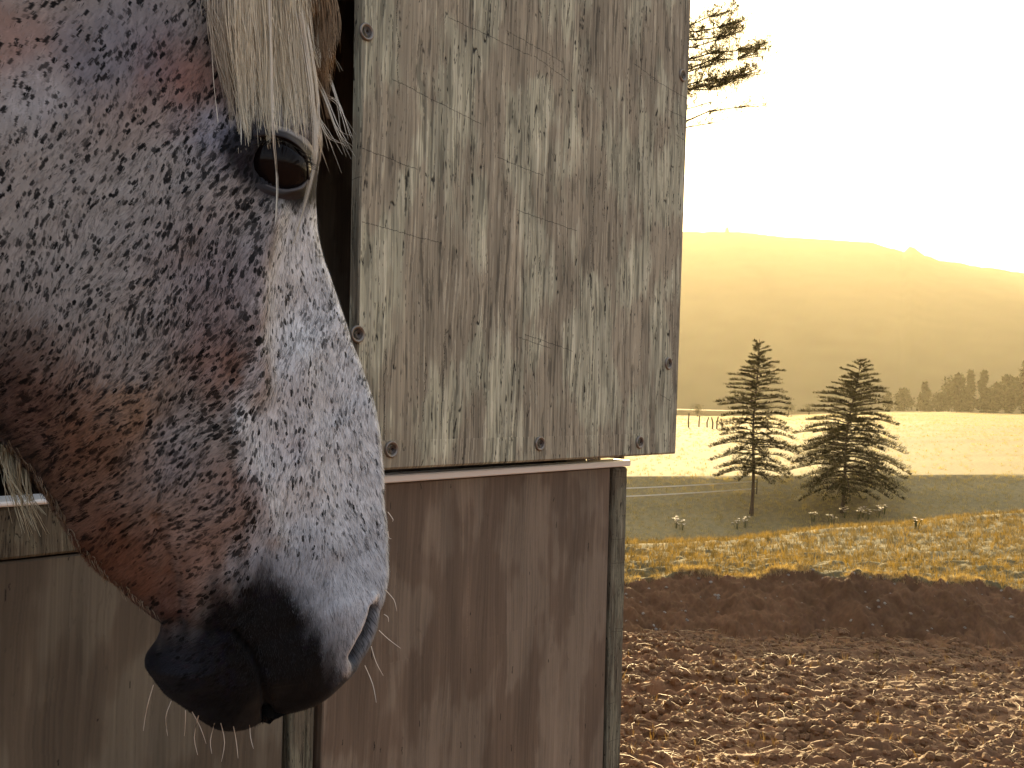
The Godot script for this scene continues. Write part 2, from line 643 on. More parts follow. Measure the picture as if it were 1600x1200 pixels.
func clod_mesh() -> ArrayMesh:
	var b := MB.new()
	var g := RandomNumberGenerator.new()
	g.seed = 5
	var ring := []
	for r in 4:
		var row := []
		for q in 7:
			var e := lerpf(-0.3, 1.0, r / 3.0)
			var w := cos(e * PI / 2.0) * g.randf_range(0.75, 1.2)
			row.append(Vector3(cos(TAU * q / 7.0) * w, sin(e * PI / 2.0) * g.randf_range(0.6, 0.85), sin(TAU * q / 7.0) * w * 0.8))
		ring.append(row)
	for r in 3:
		for q in 7:
			var k := (q + 1) % 7
			b.face([ring[r][q], ring[r][k], ring[r + 1][k], ring[r + 1][q]], ring[r][q] + ring[r + 1][k])
	return b.mesh()

func scatter_ground() -> void:
	var straw := MB.new()   # a bent dry stalk with a leaf blade
	straw.tube(PackedVector3Array([Vector3(-0.06, 0.006, 0), Vector3(-0.01, 0.016, 0.004), Vector3(0.05, 0.012, -0.006)]), PackedFloat32Array([0.0016, 0.0018, 0.0012]), 4)
	var sm := straw.mesh()
	scatter("straw_litter", "dry pale straw and stalks scattered over the churned brown yard", "straw", sm, M.straw, 1700, 2.9, 6.0, 3.0, 34.0, [0], Color(0.28, 0.17, 0.08), Color(0.52, 0.37, 0.20), 0.35, 1.1, 0.35, 0.002)
	scatter("soil_clods", "small brown clods lying on the churned yard", "soil", clod_mesh(), M.soil, 7000, 2.9, 6.2, 3.0, 34.0, [0], Color(0.18, 0.095, 0.045), Color(0.32, 0.17, 0.085), 0.004, 0.032, 0.4, 0.004)
	var tuft := blade_tuft(11, 0.07, 0.035, 0.0022, 0.7, 11)
	scatter("terrace_grass", "short yellow green grass on the low terrace behind the yard", "grass", tuft, M.turf, 32000, 5.9, 16.0, 3.0, 36.0, [2, 3], Color(0.14, 0.12, 0.05), Color(0.46, 0.36, 0.14), 0.3, 1.1, 0.5, 0.004, -0.22)
	var sparse := blade_tuft(7, 0.10, 0.03, 0.002, 0.5, 12)
	scatter("yard_weeds", "sparse dry weeds standing in the churned yard", "weeds", sparse, M.turf, 420, 3.2, 6.1, 3.0, 34.0, [0], Color(0.24, 0.17, 0.08), Color(0.36, 0.27, 0.14), 0.25, 0.7, 0.4, 0.003)
	var far := blade_tuft(12, 0.28, 0.22, 0.009, 0.6, 13)
	scatter("bank_grass", "dull dry grass on the shaded bank below the two conifers", "grass", far, M.grass, 9000, 20.0, 28.6, 2.0, 38.0, [4], Color(0.42, 0.34, 0.14), Color(0.60, 0.50, 0.24), 0.2, 0.5, 0.3, 0.01)
	scatter("field_grass", "pale dry grass glowing on the sunlit field beyond the bank", "grass", far, M.grass, 36000, 28.3, 178.0, 2.0, 38.0, [5], Color(0.42, 0.34, 0.14), Color(0.60, 0.50, 0.24), 0.25, 0.6, 0.3, 0.01)
	scatter("bank_stones", "small pale stones stuck in the dark earth bank", "stones", clod_mesh(), M.ground, 130, 5.5, 6.6, 3.0, 34.0, [1], Color(0.30, 0.25, 0.20), Color(0.45, 0.40, 0.34), 0.004, 0.016, 0.6, 0.002)
	# turf hanging over the lip of the terrace
	var xf := []
	var cc := PackedColorArray()
	for k in 4200:
		var x := rng.randf_range(0.3, 5.0)
		if n_tone.get_noise_2d(x * 4.0, 40.0) < rng.randf_range(-0.5, 0.0):
			continue
		var d := lip_d(x) + rng.randf_range(-0.03, 0.10)
		var bs := Basis(Vector3.UP, rng.randf() * TAU).scaled(Vector3.ONE * rng.randf_range(0.15, 0.55) * (1.0 + 0.8 * maxf(0.0, n_tone.get_noise_2d(x * 3.0, 70.0))))
		xf.append(Transform3D(bs, Vector3(x, terrain(x, d).x - 0.006, -d)))
		cc.append(Color(0.34, 0.24, 0.13).lerp(Color(0.62, 0.50, 0.34), rng.randf()))
	var o := multi("lip_turf", tuft, M.grass, xf, cc)
	o.set_meta("label", "ragged dry turf along the edge of the dark earth bank")
	o.set_meta("category", "grass")

# ---------------------------------------------------------------- hill
func hill_angle(px: float) -> float:
	return table([300, 700, 1000, 1070, 1140, 1240, 1350, 1390, 1408, 1414, 1424, 1440, 1470, 1540, 1600, 1800, 2200], [0.12, 0.15, 0.181, 0.1836, 0.185, 0.180, 0.1775, 0.171, 0.167, 0.1735, 0.172, 0.164, 0.158, 0.152, 0.147, 0.125, 0.09], px)

func build_hill() -> void:
	var cols := 260
	var rows := 60
	var p := PackedVector3Array()
	var cc := PackedColorArray()
	var nz := noise(17, 0.012)
	var nt := noise(18, 0.05)
	for r in rows:
		for q in cols:
			var px := lerpf(200.0, 2300.0, float(q) / (cols - 1))
			var dirx := (px - 800.0) / F
			var t := float(r) / (rows - 1)
			var d := lerpf(330.0, 980.0, t)
			var x := dirx * d
			var rise := clampf((d - 330.0) / 370.0, 0.0, 1.0)
			var top := (hill_angle(px) + 0.004) * 700.0 + 1.5
			var h := lerpf(-2.5, top, rise)
			if d > 700.0:
				h = top - (d - 700.0) * 0.12
			h += nz.get_noise_2d(x, d) * 6.0 * rise * (1.0 - rise) + nt.get_noise_2d(x * 4.0, d * 4.0) * 0.8 * rise
			p.append(Vector3(x, h, -d))
			var f := 1.0 + 0.2 * nt.get_noise_2d(x * 0.6, d)
			cc.append(Color(0.075, 0.065, 0.035) * f)
	setting("hill", grid_mesh(p, rows, cols, false, cc, PackedVector2Array(), true), M.hill)

# ---------------------------------------------------------------- stable (wall frame: x along the wall away from the camera, y up, z out of the wall)
const WALL_TURN := 43.0
var wall_o := Vector3(-0.5714, 0.0, -1.0)
var wall_b: Basis

func wall_hit(px: float, py: float, t: float) -> Vector3:
	# (s, y, t) where the sight line meets the plane t in front of the wall
	var d := (ray(px, py)) * wall_b
	var o := (EYE - wall_o) * wall_b
	var k := (t - o.z) / d.z
	return o + d * k

func build_stable() -> void:
	var a := deg_to_rad(WALL_TURN)
	wall_b = Basis(Vector3(sin(a), 0, -cos(a)), Vector3.UP, Vector3(cos(a), 0, sin(a)))
	var top := wall_hit(970, 719, 0.0).y
	var s_end := wall_hit(972, 960, 0.0).x
	var s_post := wall_hit(951, 960, 0.0).x
	var s_trim0 := wall_hit(446, 1160, 0.0).x
	var s_trim1 := wall_hit(503, 1160, 0.0).x
	var root := thing("stable", "brown plywood stable front with half height wall and open upper door", "stable", wall_o)
	root.basis = wall_b
	var b := MB.new()
	# lower wall to the right of the doorway
	b.box(Vector3(s_trim1, 0, -0.06), Vector3(s_post - 0.006, top - 0.014, 0.0), 0.002)
	part("lower_panel", b.mesh(), M.ply, root)
	b = MB.new()
	b.box(Vector3(s_post, 0, -0.09), Vector3(s_end, top - 0.014, 0.006), 0.004)
	part("corner_post", b.mesh(), M.timber, root)
	b = MB.new()
	b.box(Vector3(s_trim0 + 0.052, top - 0.012, -0.03), Vector3(s_end + 0.002, top, 0.012), 0.002)
	part("cap_strip", b.mesh(), M.strip, root)
	# door jamb: two battens with dark gaps
	for k in [[0.006, 0.030, 0.006], [0.036, 0.052, -0.004]]:
		b = MB.new()
		b.box(Vector3(s_trim0 + k[0], 0, -0.07), Vector3(s_trim0 + k[1], top - 0.014, k[2]), 0.003)
		part("jamb_batten", b.mesh(), M.timber, root)
	b = MB.new()
	b.box(Vector3(s_trim0 - 0.01, 0, -0.11), Vector3(s_trim1 + 0.02, top - 0.02, -0.07), 0.002)
	part("jamb_back", b.mesh(), M.timber, root)
	# lower door leaf
	var s_d0 := -1.10
	b = MB.new()
	b.box(Vector3(s_d0, 0.04, -0.05), Vector3(s_trim0 - 0.004, top - 0.072, 0.0), 0.002)
	var door := part("lower_door", b.mesh(), M.door, root)
	b = MB.new()
	b.box(Vector3(s_d0, top - 0.069, -0.06), Vector3(s_trim0 - 0.004, top - 0.011, 0.004), 0.003)
	part("top_rail", b.mesh(), M.timber, door)
	b = MB.new()
	b.box(Vector3(s_d0, top - 0.009, -0.05), Vector3(s_trim0 - 0.004, top - 0.003, 0.010), 0.002)
	part("edge_strip", b.mesh(), M.strip, door)
	# upper front wall behind the leaf, left front wall, header, sides, back, roof
	var s_jamb := wall_hit(600, 300, -0.02).x
	for w in [["upper_wall", s_jamb, s_end - 0.01, top + 0.004, 2.75, -0.08, -0.02], ["front_wall", -2.4, s_d0 - 0.006, 0.0, 2.35, -0.08, -0.01], ["header", -2.4, s_jamb - 0.002, 2.353, 2.75, -0.08, -0.02], ["corner_post", s_end - 0.009, s_end, top + 0.002, 2.75, -0.09, -0.003]]:  # last piece is unseen, added at the corner to keep sun off the cap strip
		b = MB.new()
		b.box(Vector3(w[1], w[3], w[5]), Vector3(w[2], w[4], w[6]), 0.002)
		part(w[0], b.mesh(), M.ply, root)
	for w in [["side_wall", s_end - 0.08, s_end - 0.012, -4.6, -0.095], ["side_wall", -2.4, -2.33, -4.6, -0.085], ["back_wall", -2.32, s_end - 0.085, -4.6, -4.53]]:
		b = MB.new()
		b.box(Vector3(w[1], 0, w[3]), Vector3(w[2], 2.748, w[4]), 0.002)
		part(w[0], b.mesh(), M.ply, root)
	b = MB.new()
	b.box(Vector3(-2.6, 2.755, -4.8), Vector3(s_end + 0.02, 2.82, 0.12), 0.004)
	part("roof", b.mesh(), M.roof, root)
	b = MB.new()
	b.box(Vector3(-2.32, -0.02, -4.52), Vector3(s_end - 0.09, 0.03, -0.12), 0.0)
	part("stall_floor", b.mesh(), M.ply, root)
	# upper door leaf folded back, hanging past the corner
	var t_leaf := 0.050
	var bl := wall_hit(556, 737, t_leaf)
	var br := wall_hit(1056, 709, t_leaf)
	var tl := wall_hit(568, 0, t_leaf)
	var tr := wall_hit(1080, 0, t_leaf)
	var y1 := 2.74
	var kl := (tl.x - bl.x) / (tl.y - bl.y)
	var kr := (tr.x - br.x) / (tr.y - br.y)
	var tlx := bl.x + kl * (y1 - bl.y)
	var trx := br.x + kr * (y1 - br.y)
	b = MB.new()
	slab(b, [Vector2(bl.x, bl.y), Vector2(br.x, br.y), Vector2(trx, y1), Vector2(tlx, y1)], t_leaf - 0.024, t_leaf, 0.003)
	var leaf := part("upper_door", b.mesh(), M.leaf, root)
	leaf.set_meta("label", "weathered grey plywood upper door leaf with screw washers")
	for q in [[611, 702], [843, 693], [999, 691], [1044, 568], [572, 50], [558, 522], [1066, 118]]:
		var h := wall_hit(q[0], q[1], t_leaf)
		var w := MB.new()
		ring(w, h, 0.0072, 0.0130, 0.0036)
		var wo := part("washer", w.mesh(), M.washer, leaf)
		w = MB.new()
		screw(w, h + Vector3(0.0, 0.0, 0.0046), 0.0066)
		part("screw", w.mesh(), M.screw, wo)

func slab(b: MB, q: Array, z0: float, z1: float, bev: float) -> void:
	var c := Vector2.ZERO
	for p in q:
		c += p / 4.0
	var ins := []
	for p in q:
		ins.append(p + (c - p).normalized() * bev * 1.4)
	var f := []
	var bk := []
	for k in 4:
		f.append(Vector3(ins[k].x, ins[k].y, z1))
		bk.append(Vector3(ins[k].x, ins[k].y, z0))
	b.face(f, Vector3.BACK)
	b.face(bk, Vector3.FORWARD)
	for k in 4:
		var k1 := (k + 1) % 4
		var e := Vector3(q[k].x, q[k].y, 0)
		var e1 := Vector3(q[k1].x, q[k1].y, 0)
		var o := ((e + e1) * 0.5 - Vector3(c.x, c.y, 0)).normalized()
		var za := Vector3(0, 0, z1 - bev)
		var zb := Vector3(0, 0, z0 + bev)
		b.face([e + za, e1 + za, e1 + zb, e + zb], o)
		b.face([f[k], f[k1], e1 + za, e + za], o + Vector3.BACK)
		b.face([bk[k], bk[k1], e1 + zb, e + zb], o + Vector3.FORWARD)

func ring(b: MB, c: Vector3, r0: float, r1: float, h: float) -> void:
	# cupped washer: outer lip low, inner lip high
	var prof := [Vector2(r1, 0.0), Vector2(r1, h * 0.5), Vector2(r1 * 0.9, h), Vector2((r0 + r1) * 0.52, h), Vector2(r0, h * 0.55), Vector2(r0 * 0.85, -0.001)]
	var n := 28
	var s := b.v.size()
	for k in n:
		var a := TAU * k / n
		for j in prof.size():
			var p: Vector2 = prof[j]
			var t: Vector2 = prof[mini(j + 1, prof.size() - 1)] - prof[maxi(j - 1, 0)]
			var o := Vector3(cos(a), sin(a), 0)
			b.vert(c + o * p.x + Vector3(0, 0, p.y), (o * t.y * 1.0 - Vector3(0, 0, t.x)).normalized(), Color.WHITE)
	var m := prof.size()
	for k in n:
		for j in m - 1:
			var a := s + k * m + j
			var d := s + ((k + 1) % n) * m + j
			b.tri(a, d, d + 1)
			b.tri(a, d + 1, a + 1)

func screw(b: MB, c: Vector3, r: float) -> void:
	var n := 20
	for k in n:
		var a := TAU * k / n
		var a1 := TAU * (k + 1) / n
		var p := c + Vector3(cos(a), sin(a), 0) * r
		var q := c + Vector3(cos(a1), sin(a1), 0) * r
		b.face([p, q, c + Vector3(cos(a1), sin(a1), 0) * r * 0.35 + Vector3(0, 0, -0.0012)], Vector3.BACK)
		b.face([p, c + Vector3(cos(a1), sin(a1), 0) * r * 0.35 + Vector3(0, 0, -0.0012), c + Vector3(cos(a), sin(a), 0) * r * 0.35 + Vector3(0, 0, -0.0012)], Vector3.BACK)
		b.face([c + Vector3(cos(a), sin(a), 0) * r * 0.36 + Vector3(0, 0, -0.001), c + Vector3(cos(a1), sin(a1), 0) * r * 0.36 + Vector3(0, 0, -0.001), c + Vector3(0, 0, -0.004)], Vector3.BACK)

# ---------------------------------------------------------------- horse
const D0 := 0.72
const TURN := 28.0            # the face is turned this far away from the camera
const HK := D0 / F            # metres per photo pixel at the head
var hb: Basis                 # head frame: x to the front, y up, z to the near side
var ho: Vector3
# outline in the photo, poll to lips: front chain and back chain, paired
var t_front := [Vector2(-1050, -40), Vector2(-800, -180), Vector2(-560, -270), Vector2(-300, -330), Vector2(-50, -345), Vector2(170, -325), Vector2(330, -280), Vector2(430, -190), Vector2(470, -80), Vector2(489, 30), Vector2(495, 130), Vector2(492, 220), Vector2(484, 300), Vector2(499, 380), Vector2(524, 458), Vector2(548, 527), Vector2(573, 595), Vector2(590, 658), Vector2(598, 722), Vector2(601, 790), Vector2(606, 845), Vector2(607, 890), Vector2(602, 928), Vector2(590, 975), Vector2(573, 1020), Vector2(548, 1055), Vector2(514, 1087), Vector2(482, 1106), Vector2(455, 1115), Vector2(436, 1117), Vector2(424, 1114), Vector2(419, 1109)]
var t_back := [Vector2(-1050, 880), Vector2(-800, 760), Vector2(-560, 640), Vector2(-390, 560), Vector2(-280, 525), Vector2(-205, 515), Vector2(-150, 560), Vector2(-100, 605), Vector2(-45, 652), Vector2(0, 690), Vector2(30, 722), Vector2(58, 758), Vector2(80, 790), Vector2(98, 822), Vector2(118, 853), Vector2(140, 880), Vector2(167, 907), Vector2(195, 928), Vector2(220, 950), Vector2(238, 967), Vector2(247, 980), Vector2(242, 992), Vector2(235, 1008), Vector2(231, 1025), Vector2(234, 1046), Vector2(245, 1068), Vector2(265, 1089), Vector2(297, 1109), Vector2(340, 1127), Vector2(378, 1133), Vector2(405, 1126), Vector2(416, 1112)]
var p_front := []             # the midline profile (head frame, metres: front, up)
var p_back := []
# per pair: plateau half width, front ledge half width, front ledge depth, front ramp depth, back ledge share, back ledge depth, back ramp depth (mm)
var hw := []
var pf := PackedVector2Array()
var pb := PackedVector2Array()
const SUB := 3

func head_world(l: Vector3) -> Vector3:
	# bend the neck round into the stable behind the jowl
	var a0 := -0.30
	var R := 0.22
	var p := l
	if l.x < a0:
		var s := a0 - l.x
		var th := minf(s / R, deg_to_rad(75.0))
		var rest := s - th * R
		p.x = a0 - (R + l.z) * sin(th) - rest * cos(th)
		p.z = -R + (R + l.z) * cos(th) - rest * sin(th)
	return ho + hb * p

func circ(x: float) -> float:
	var t := 1.0 - clampf(x, 0.0, 1.0)
	return sqrt(1.0 - t * t)

func sm01(x: float) -> float:
	var t := clampf(x, 0.0, 1.0)
	return t * t * (3.0 - 2.0 * t)

func ramp(x: float) -> float:
	return x if x < 0.85 else (x - (x - 0.85) * (x - 0.85) / 0.6 if x < 1.15 else 1.0)

func seg_dist(p: Vector2, a: PackedVector2Array, k0: int, k1: int) -> float:
	var best := 1e9
	for k in range(k0, k1):
		best = minf(best, p.distance_squared_to(Geometry2D.get_closest_point_to_segment(p, a[k], a[k + 1])))
	return sqrt(best)

func chains() -> void:
	pf.clear()
	pb.clear()
	var n := t_front.size()
	for k in (n - 1) * SUB + 1:
		pf.append(curve_at(p_front, float(k) / SUB))
		pb.append(curve_at(p_back, float(k) / SUB))

func half_width(p: Vector2, t: float) -> float:
	var k0 := clampi(int((t - 6.0) * SUB), 0, pf.size() - 2)
	var k1 := clampi(int((t + 6.0) * SUB), 1, pf.size() - 1)
	var df := seg_dist(p, pf, k0, k1) * 1000.0
	var db := seg_dist(p, pb, k0, k1) * 1000.0
	var q: PackedFloat32Array = hw[int(round(clampf(t, 0, 31) * 10.0))]
	var W := q[0]
	var cf := q[1] / W
	var gf := cf * circ(df / q[2]) + (1.0 - cf) * ramp(df / q[3])
	var gb := q[4] * circ(db / q[5]) + (1.0 - q[4]) * sm01(db / q[6])
	return W * gf * gb * 0.001

func fit_outline() -> void:
	var n := t_front.size()
	var cs := cos(deg_to_rad(TURN))
	for k in n:
		p_front.append(Vector2((t_front[k].x - 400.0) * HK / cs, (600.0 - t_front[k].y) * HK))
		p_back.append(Vector2((t_back[k].x - 400.0) * HK / cs, (600.0 - t_back[k].y) * HK))
	for k in 8:
		p_front[k] -= Vector2(0.03, 0.0)
	var raw_f: Vector2 = p_front[n - 5]
	var raw_b: Vector2 = p_back[n - 5]
	for it in 10:
		chains()
		var mf := []
		var mb := []
		for k in n:
			mf.append(Vector2.ZERO)
			mb.append(Vector2.ZERO)
		for k in range(7, n - 4):
			for side in 2:
				var tg: Array = t_front if side == 0 else t_back
				var tan: Vector2 = (tg[mini(k + 1, n - 1)] - tg[k - 1]).normalized()
				var out := Vector2(tan.y, -tan.x) if side == 0 else Vector2(-tan.y, tan.x)
				if k >= n - 3:
					out = Vector2(0, 1)
				var worst := -1e9
				var a: Vector2 = p_front[k] if side == 0 else p_back[k]
				var b: Vector2 = p_back[k] if side == 0 else p_front[k]
				for j in 14:
					var s := 0.45 * pow(j / 13.0, 2.0)
					var p := a.lerp(b, s)
					var w := half_width(p, k)
					for sg in [-1.0, 1.0]:
						var im := to_px(head_world(Vector3(p.x, p.y, w * sg)))
						worst = maxf(worst, (Vector2(im.x, im.y) - tg[k]).dot(out))
				var mv := -out * worst * HK * 0.8
				mv = Vector2(mv.x / cs, -mv.y)
				if side == 0:
					mf[k] = mv
				else:
					mb[k] = mv
		for k in range(7, n):
			p_front[k] += mf[k]
			p_back[k] += mb[k]
	for k in range(n - 4, n):
		p_front[k] += p_front[n - 5] - raw_f
		p_back[k] += (p_back[n - 5] - raw_b) * lerpf(0.6, 0.0, (k - (n - 4)) / 3.0) * Vector2(1.0, 0.0)
	p_front[n - 1] = (p_front[n - 2] + p_back[n - 2]) * 0.5 + Vector2(0.0, 0.004)
	p_back[n - 1] = p_front[n - 1]
	chains()

var hp := PackedVector3Array()      # ring grid, world
var hn := PackedVector3Array()
var hq := PackedVector2Array()      # photo position of every vertex of the undisplaced near side
var HR := 0
var HC := 0
const HM := 97
var depth_map := {}

func gauss(p: Vector2, c: Vector2, r: float) -> float:
	var d := p.distance_squared_to(c) / (r * r)
	return exp(-d) if d < 9.0 else 0.0

func ridge(p: Vector2, line: PackedVector2Array, r: float) -> float:
	var d := poly_dist(p, line) / r
	return exp(-d * d) if d < 3.0 else 0.0

func build_horse() -> void:
	var t := deg_to_rad(TURN)
	hb = cam_basis * Basis(Vector3(cos(t), 0, -sin(t)), Vector3.UP, Vector3(sin(t), 0, cos(t)))
	ho = at(400, 600, D0)
	#        0    2    4    6    8   10   12   14   16   18   20   22   24   26   28   31
	var xs := [0, 2, 4, 6, 8, 10, 12, 14, 16, 18, 20, 22, 24, 26, 28, 31]
	var tb := [
		[150, 140, 120, 92, 86, 93, 96, 88, 76, 64, 57, 53, 50, 46, 42, 38],
		[60, 60, 55, 50, 52, 58, 58, 46, 38, 34, 31, 29, 27, 26, 24, 20],
		[50, 45, 40, 30, 24, 22, 20, 13, 11, 10, 10, 11, 14, 17, 18, 18],
		[180, 170, 150, 110, 84, 82, 86, 98, 106, 104, 86, 62, 46, 38, 33, 30],
		[0.5, 0.5, 0.5, 0.55, 0.6, 0.62, 0.6, 0.58, 0.55, 0.5, 0.5, 0.5, 0.5, 0.5, 0.5, 0.5],
		[60, 60, 55, 40, 26, 22, 20, 18, 17, 16, 15, 16, 18, 18, 18, 18],
		[180, 170, 150, 120, 85, 75, 70, 64, 58, 52, 46, 42, 40, 38, 34, 30]]
	for k in 311:
		var q := PackedFloat32Array()
		for row in tb:
			q.append(table(xs, row, k / 10.0))
		hw.append(q)
	fit_outline()
	var n := t_front.size()
	HR = 31 * 10 + 1
	HC = 2 * HM - 2
	var loc := PackedVector3Array()
	loc.resize(HR * HC)
	hq.resize(HR * HM)
	var uv := PackedVector2Array()
	uv.resize(HR * HC)
	for r in HR:
		var tt := r / 10.0
		var a: Vector2 = curve_at(p_front, tt)
		var b: Vector2 = curve_at(p_back, tt)
		for j in HM:
			var s := 0.5 - 0.5 * cos(PI * j / (HM - 1.0))
			s = lerpf(s, float(j) / (HM - 1.0), 0.35)
			var p := a.lerp(b, s)
			var w := 0.0 if j == 0 or j == HM - 1 else half_width(p, tt)
			var l := Vector3(p.x, p.y, w)
			loc[r * HC + j] = l
			uv[r * HC + j] = Vector2(s, tt / 31.0)
			var im := to_px(head_world(l))
			hq[r * HM + j] = Vector2(im.x, im.y)
			if j > 0 and j < HM - 1:
				loc[r * HC + HC - j] = Vector3(p.x, p.y, -w)
				uv[r * HC + HC - j] = Vector2(s, tt / 31.0)
	var nn := grid_normals(loc, HR, HC, true, false)
	var sgn := signf(nn[150 * HC + HM / 2].z)
	# modelling on the surface, symmetric: amounts in metres along the surface normal, places in photo pixels
	var disp := PackedFloat32Array()
	disp.resize(HR * HM)
	var crest := PackedVector2Array([Vector2(415, 340), Vector2(396, 420), Vector2(390, 510), Vector2(400, 600)])
	var vein := PackedVector2Array([Vector2(350, 605), Vector2(372, 670), Vector2(398, 745), Vector2(424, 830)])
	var brow := PackedVector2Array([Vector2(372, 222), Vector2(405, 200), Vector2(450, 196), Vector2(486, 214)])
	var fold := PackedVector2Array([Vector2(248, 815), Vector2(262, 870), Vector2(274, 930), Vector2(276, 975)])
	var mouth := PackedVector2Array([Vector2(419, 1125), Vector2(416, 1085), Vector2(408, 1050), Vector2(392, 1015), Vector2(368, 988)])
	var chin := PackedVector2Array([Vector2(244, 978), Vector2(290, 984), Vector2(345, 990)])
	var jawm := PackedVector2Array([Vector2(300, 420), Vector2(310, 540), Vector2(265, 650), Vector2(180, 740)])
	var cord := PackedVector2Array([Vector2(470, 560), Vector2(478, 660), Vector2(490, 760), Vector2(520, 850)])
	var nos := PackedVector2Array([Vector2(584, 952), Vector2(572, 990), Vector2(554, 1028)])
	var nos_in := PackedVector2Array([Vector2(584, 930), Vector2(562, 975), Vector2(549, 1015), Vector2(540, 1050)])
	var lump := noise(31, 0.012)
	for r in range(60, HR):
		for j in HM:
			var p := hq[r * HM + j]
			if p.x < -150 or p.y < -300:
				continue
			var d := 0.010 * gauss(p, Vector2(425, 255), 88) + 0.0045 * ridge(p, brow, 22) * smoothstep(500.0, 455.0, p.x)
			d -= 0.007 * gauss(p, Vector2(345, 145), 62)
			d += 0.0105 * ridge(p, crest, 25) - 0.007 * gauss(p, Vector2(320, 650), 100) + 0.0060 * ridge(p, vein, 18)
			d += 0.004 * gauss(p, Vector2(150, 380), 230) - 0.0040 * ridge(p, jawm, 32)
			d -= 0.0035 * gauss(p, Vector2(455, 480), 42)
			d += 0.0022 * ridge(p, cord, 24)
			d -= 0.0045 * ridge(p, fold, 11) + 0.006 * ridge(p, mouth, 6.5) + 0.003 * ridge(p, chin, 13)
			d += 0.0015 * gauss(p, Vector2(300, 1040), 55) + 0.001 * gauss(p, Vector2(470, 1050), 60)
			d -= 0.018 * ridge(p, nos, 7.5)
			d += 0.0030 * ridge(p, nos_in, 6.0)
			d += 0.0030 * gauss(p, Vector2(545, 960), 40)
			var ey := Vector2((p.x - 430.0) / 46.0, (p.y - 258.0 - 0.12 * (p.x - 430.0)) / 38.0).length()
			d -= 0.012 * (1.0 - smoothstep(0.72, 1.05, ey))
			d += 0.0012 * lump.get_noise_2d(p.x, p.y)
			disp[r * HM + j] = d
	hp.resize(loc.size())
	var cc := PackedColorArray()
	cc.resize(loc.size())
	for r in HR:
		for c in HC:
			var j := c if c < HM else HC - c
			var k := r * HC + c
			hp[k] = head_world(loc[k] + nn[k] * sgn * disp[r * HM + j])
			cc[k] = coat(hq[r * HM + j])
	var flip := sgn < 0.0
	hn = grid_normals(hp, HR, HC, true, flip)
	for r in range(50, HR):
		for j in HM:
			var im := to_px(hp[r * HC + j])
			var key := Vector2i(int(im.x / 8.0), int(im.y / 8.0))
			if not depth_map.has(key) or depth_map[key] > im.z:
				depth_map[key] = im.z
	var base := Vector3(ho.x - 0.5, 0.0, ho.z - 0.3)
	var horse := thing("horse", "speckled roan horse with dark muzzle leaning out over the stable door", "horse", base)
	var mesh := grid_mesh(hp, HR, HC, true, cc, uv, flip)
	M.coat = vmat(0.65, 0.18)
	var fleck_im := coat_flecks()
	M.coat.albedo_texture = tex(fleck_im)
	M.coat.rim_enabled = true
	M.coat.rim = 0.08
	M.coat.rim_tint = 0.3
	M.coat.vertex_color_use_as_albedo = true
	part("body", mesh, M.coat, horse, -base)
	M.hair = vmat(0.6, 0.22)
	M.hair.backlight_enabled = true
	M.hair.backlight = Color(0.30, 0.26, 0.18)
	coat_hair(horse, base, cc, uv, fleck_im)
	horse_eye(horse, base)
	horse_hair(horse, base)
	horse_ears(horse, base)

func near_vertex(px: float, py: float) -> int:
	var best := 1e9
	var bk := 0
	for r in range(60, HR):
		for j in HM:
			var q := to_px(hp[r * HC + j])
			var d := Vector2(q.x - px, q.y - py).length_squared() + q.z * 200.0
			if d < best:
				best = d
				bk = r * HC + j
	return bk

func surf_depth(px: float, py: float) -> float:
	var c := Vector2i(int(px / 8.0), int(py / 8.0))
	for reach in range(0, 14):
		var best := 1e9
		for dx in range(-reach, reach + 1):
			for dy in range(-reach, reach + 1):
				var k := c + Vector2i(dx, dy)
				if depth_map.has(k):
					best = minf(best, depth_map[k])
		if best < 1e8:
			return best
	return D0

var n_coat := noise(41, 0.010, FastNoiseLite.TYPE_SIMPLEX_SMOOTH, 4)

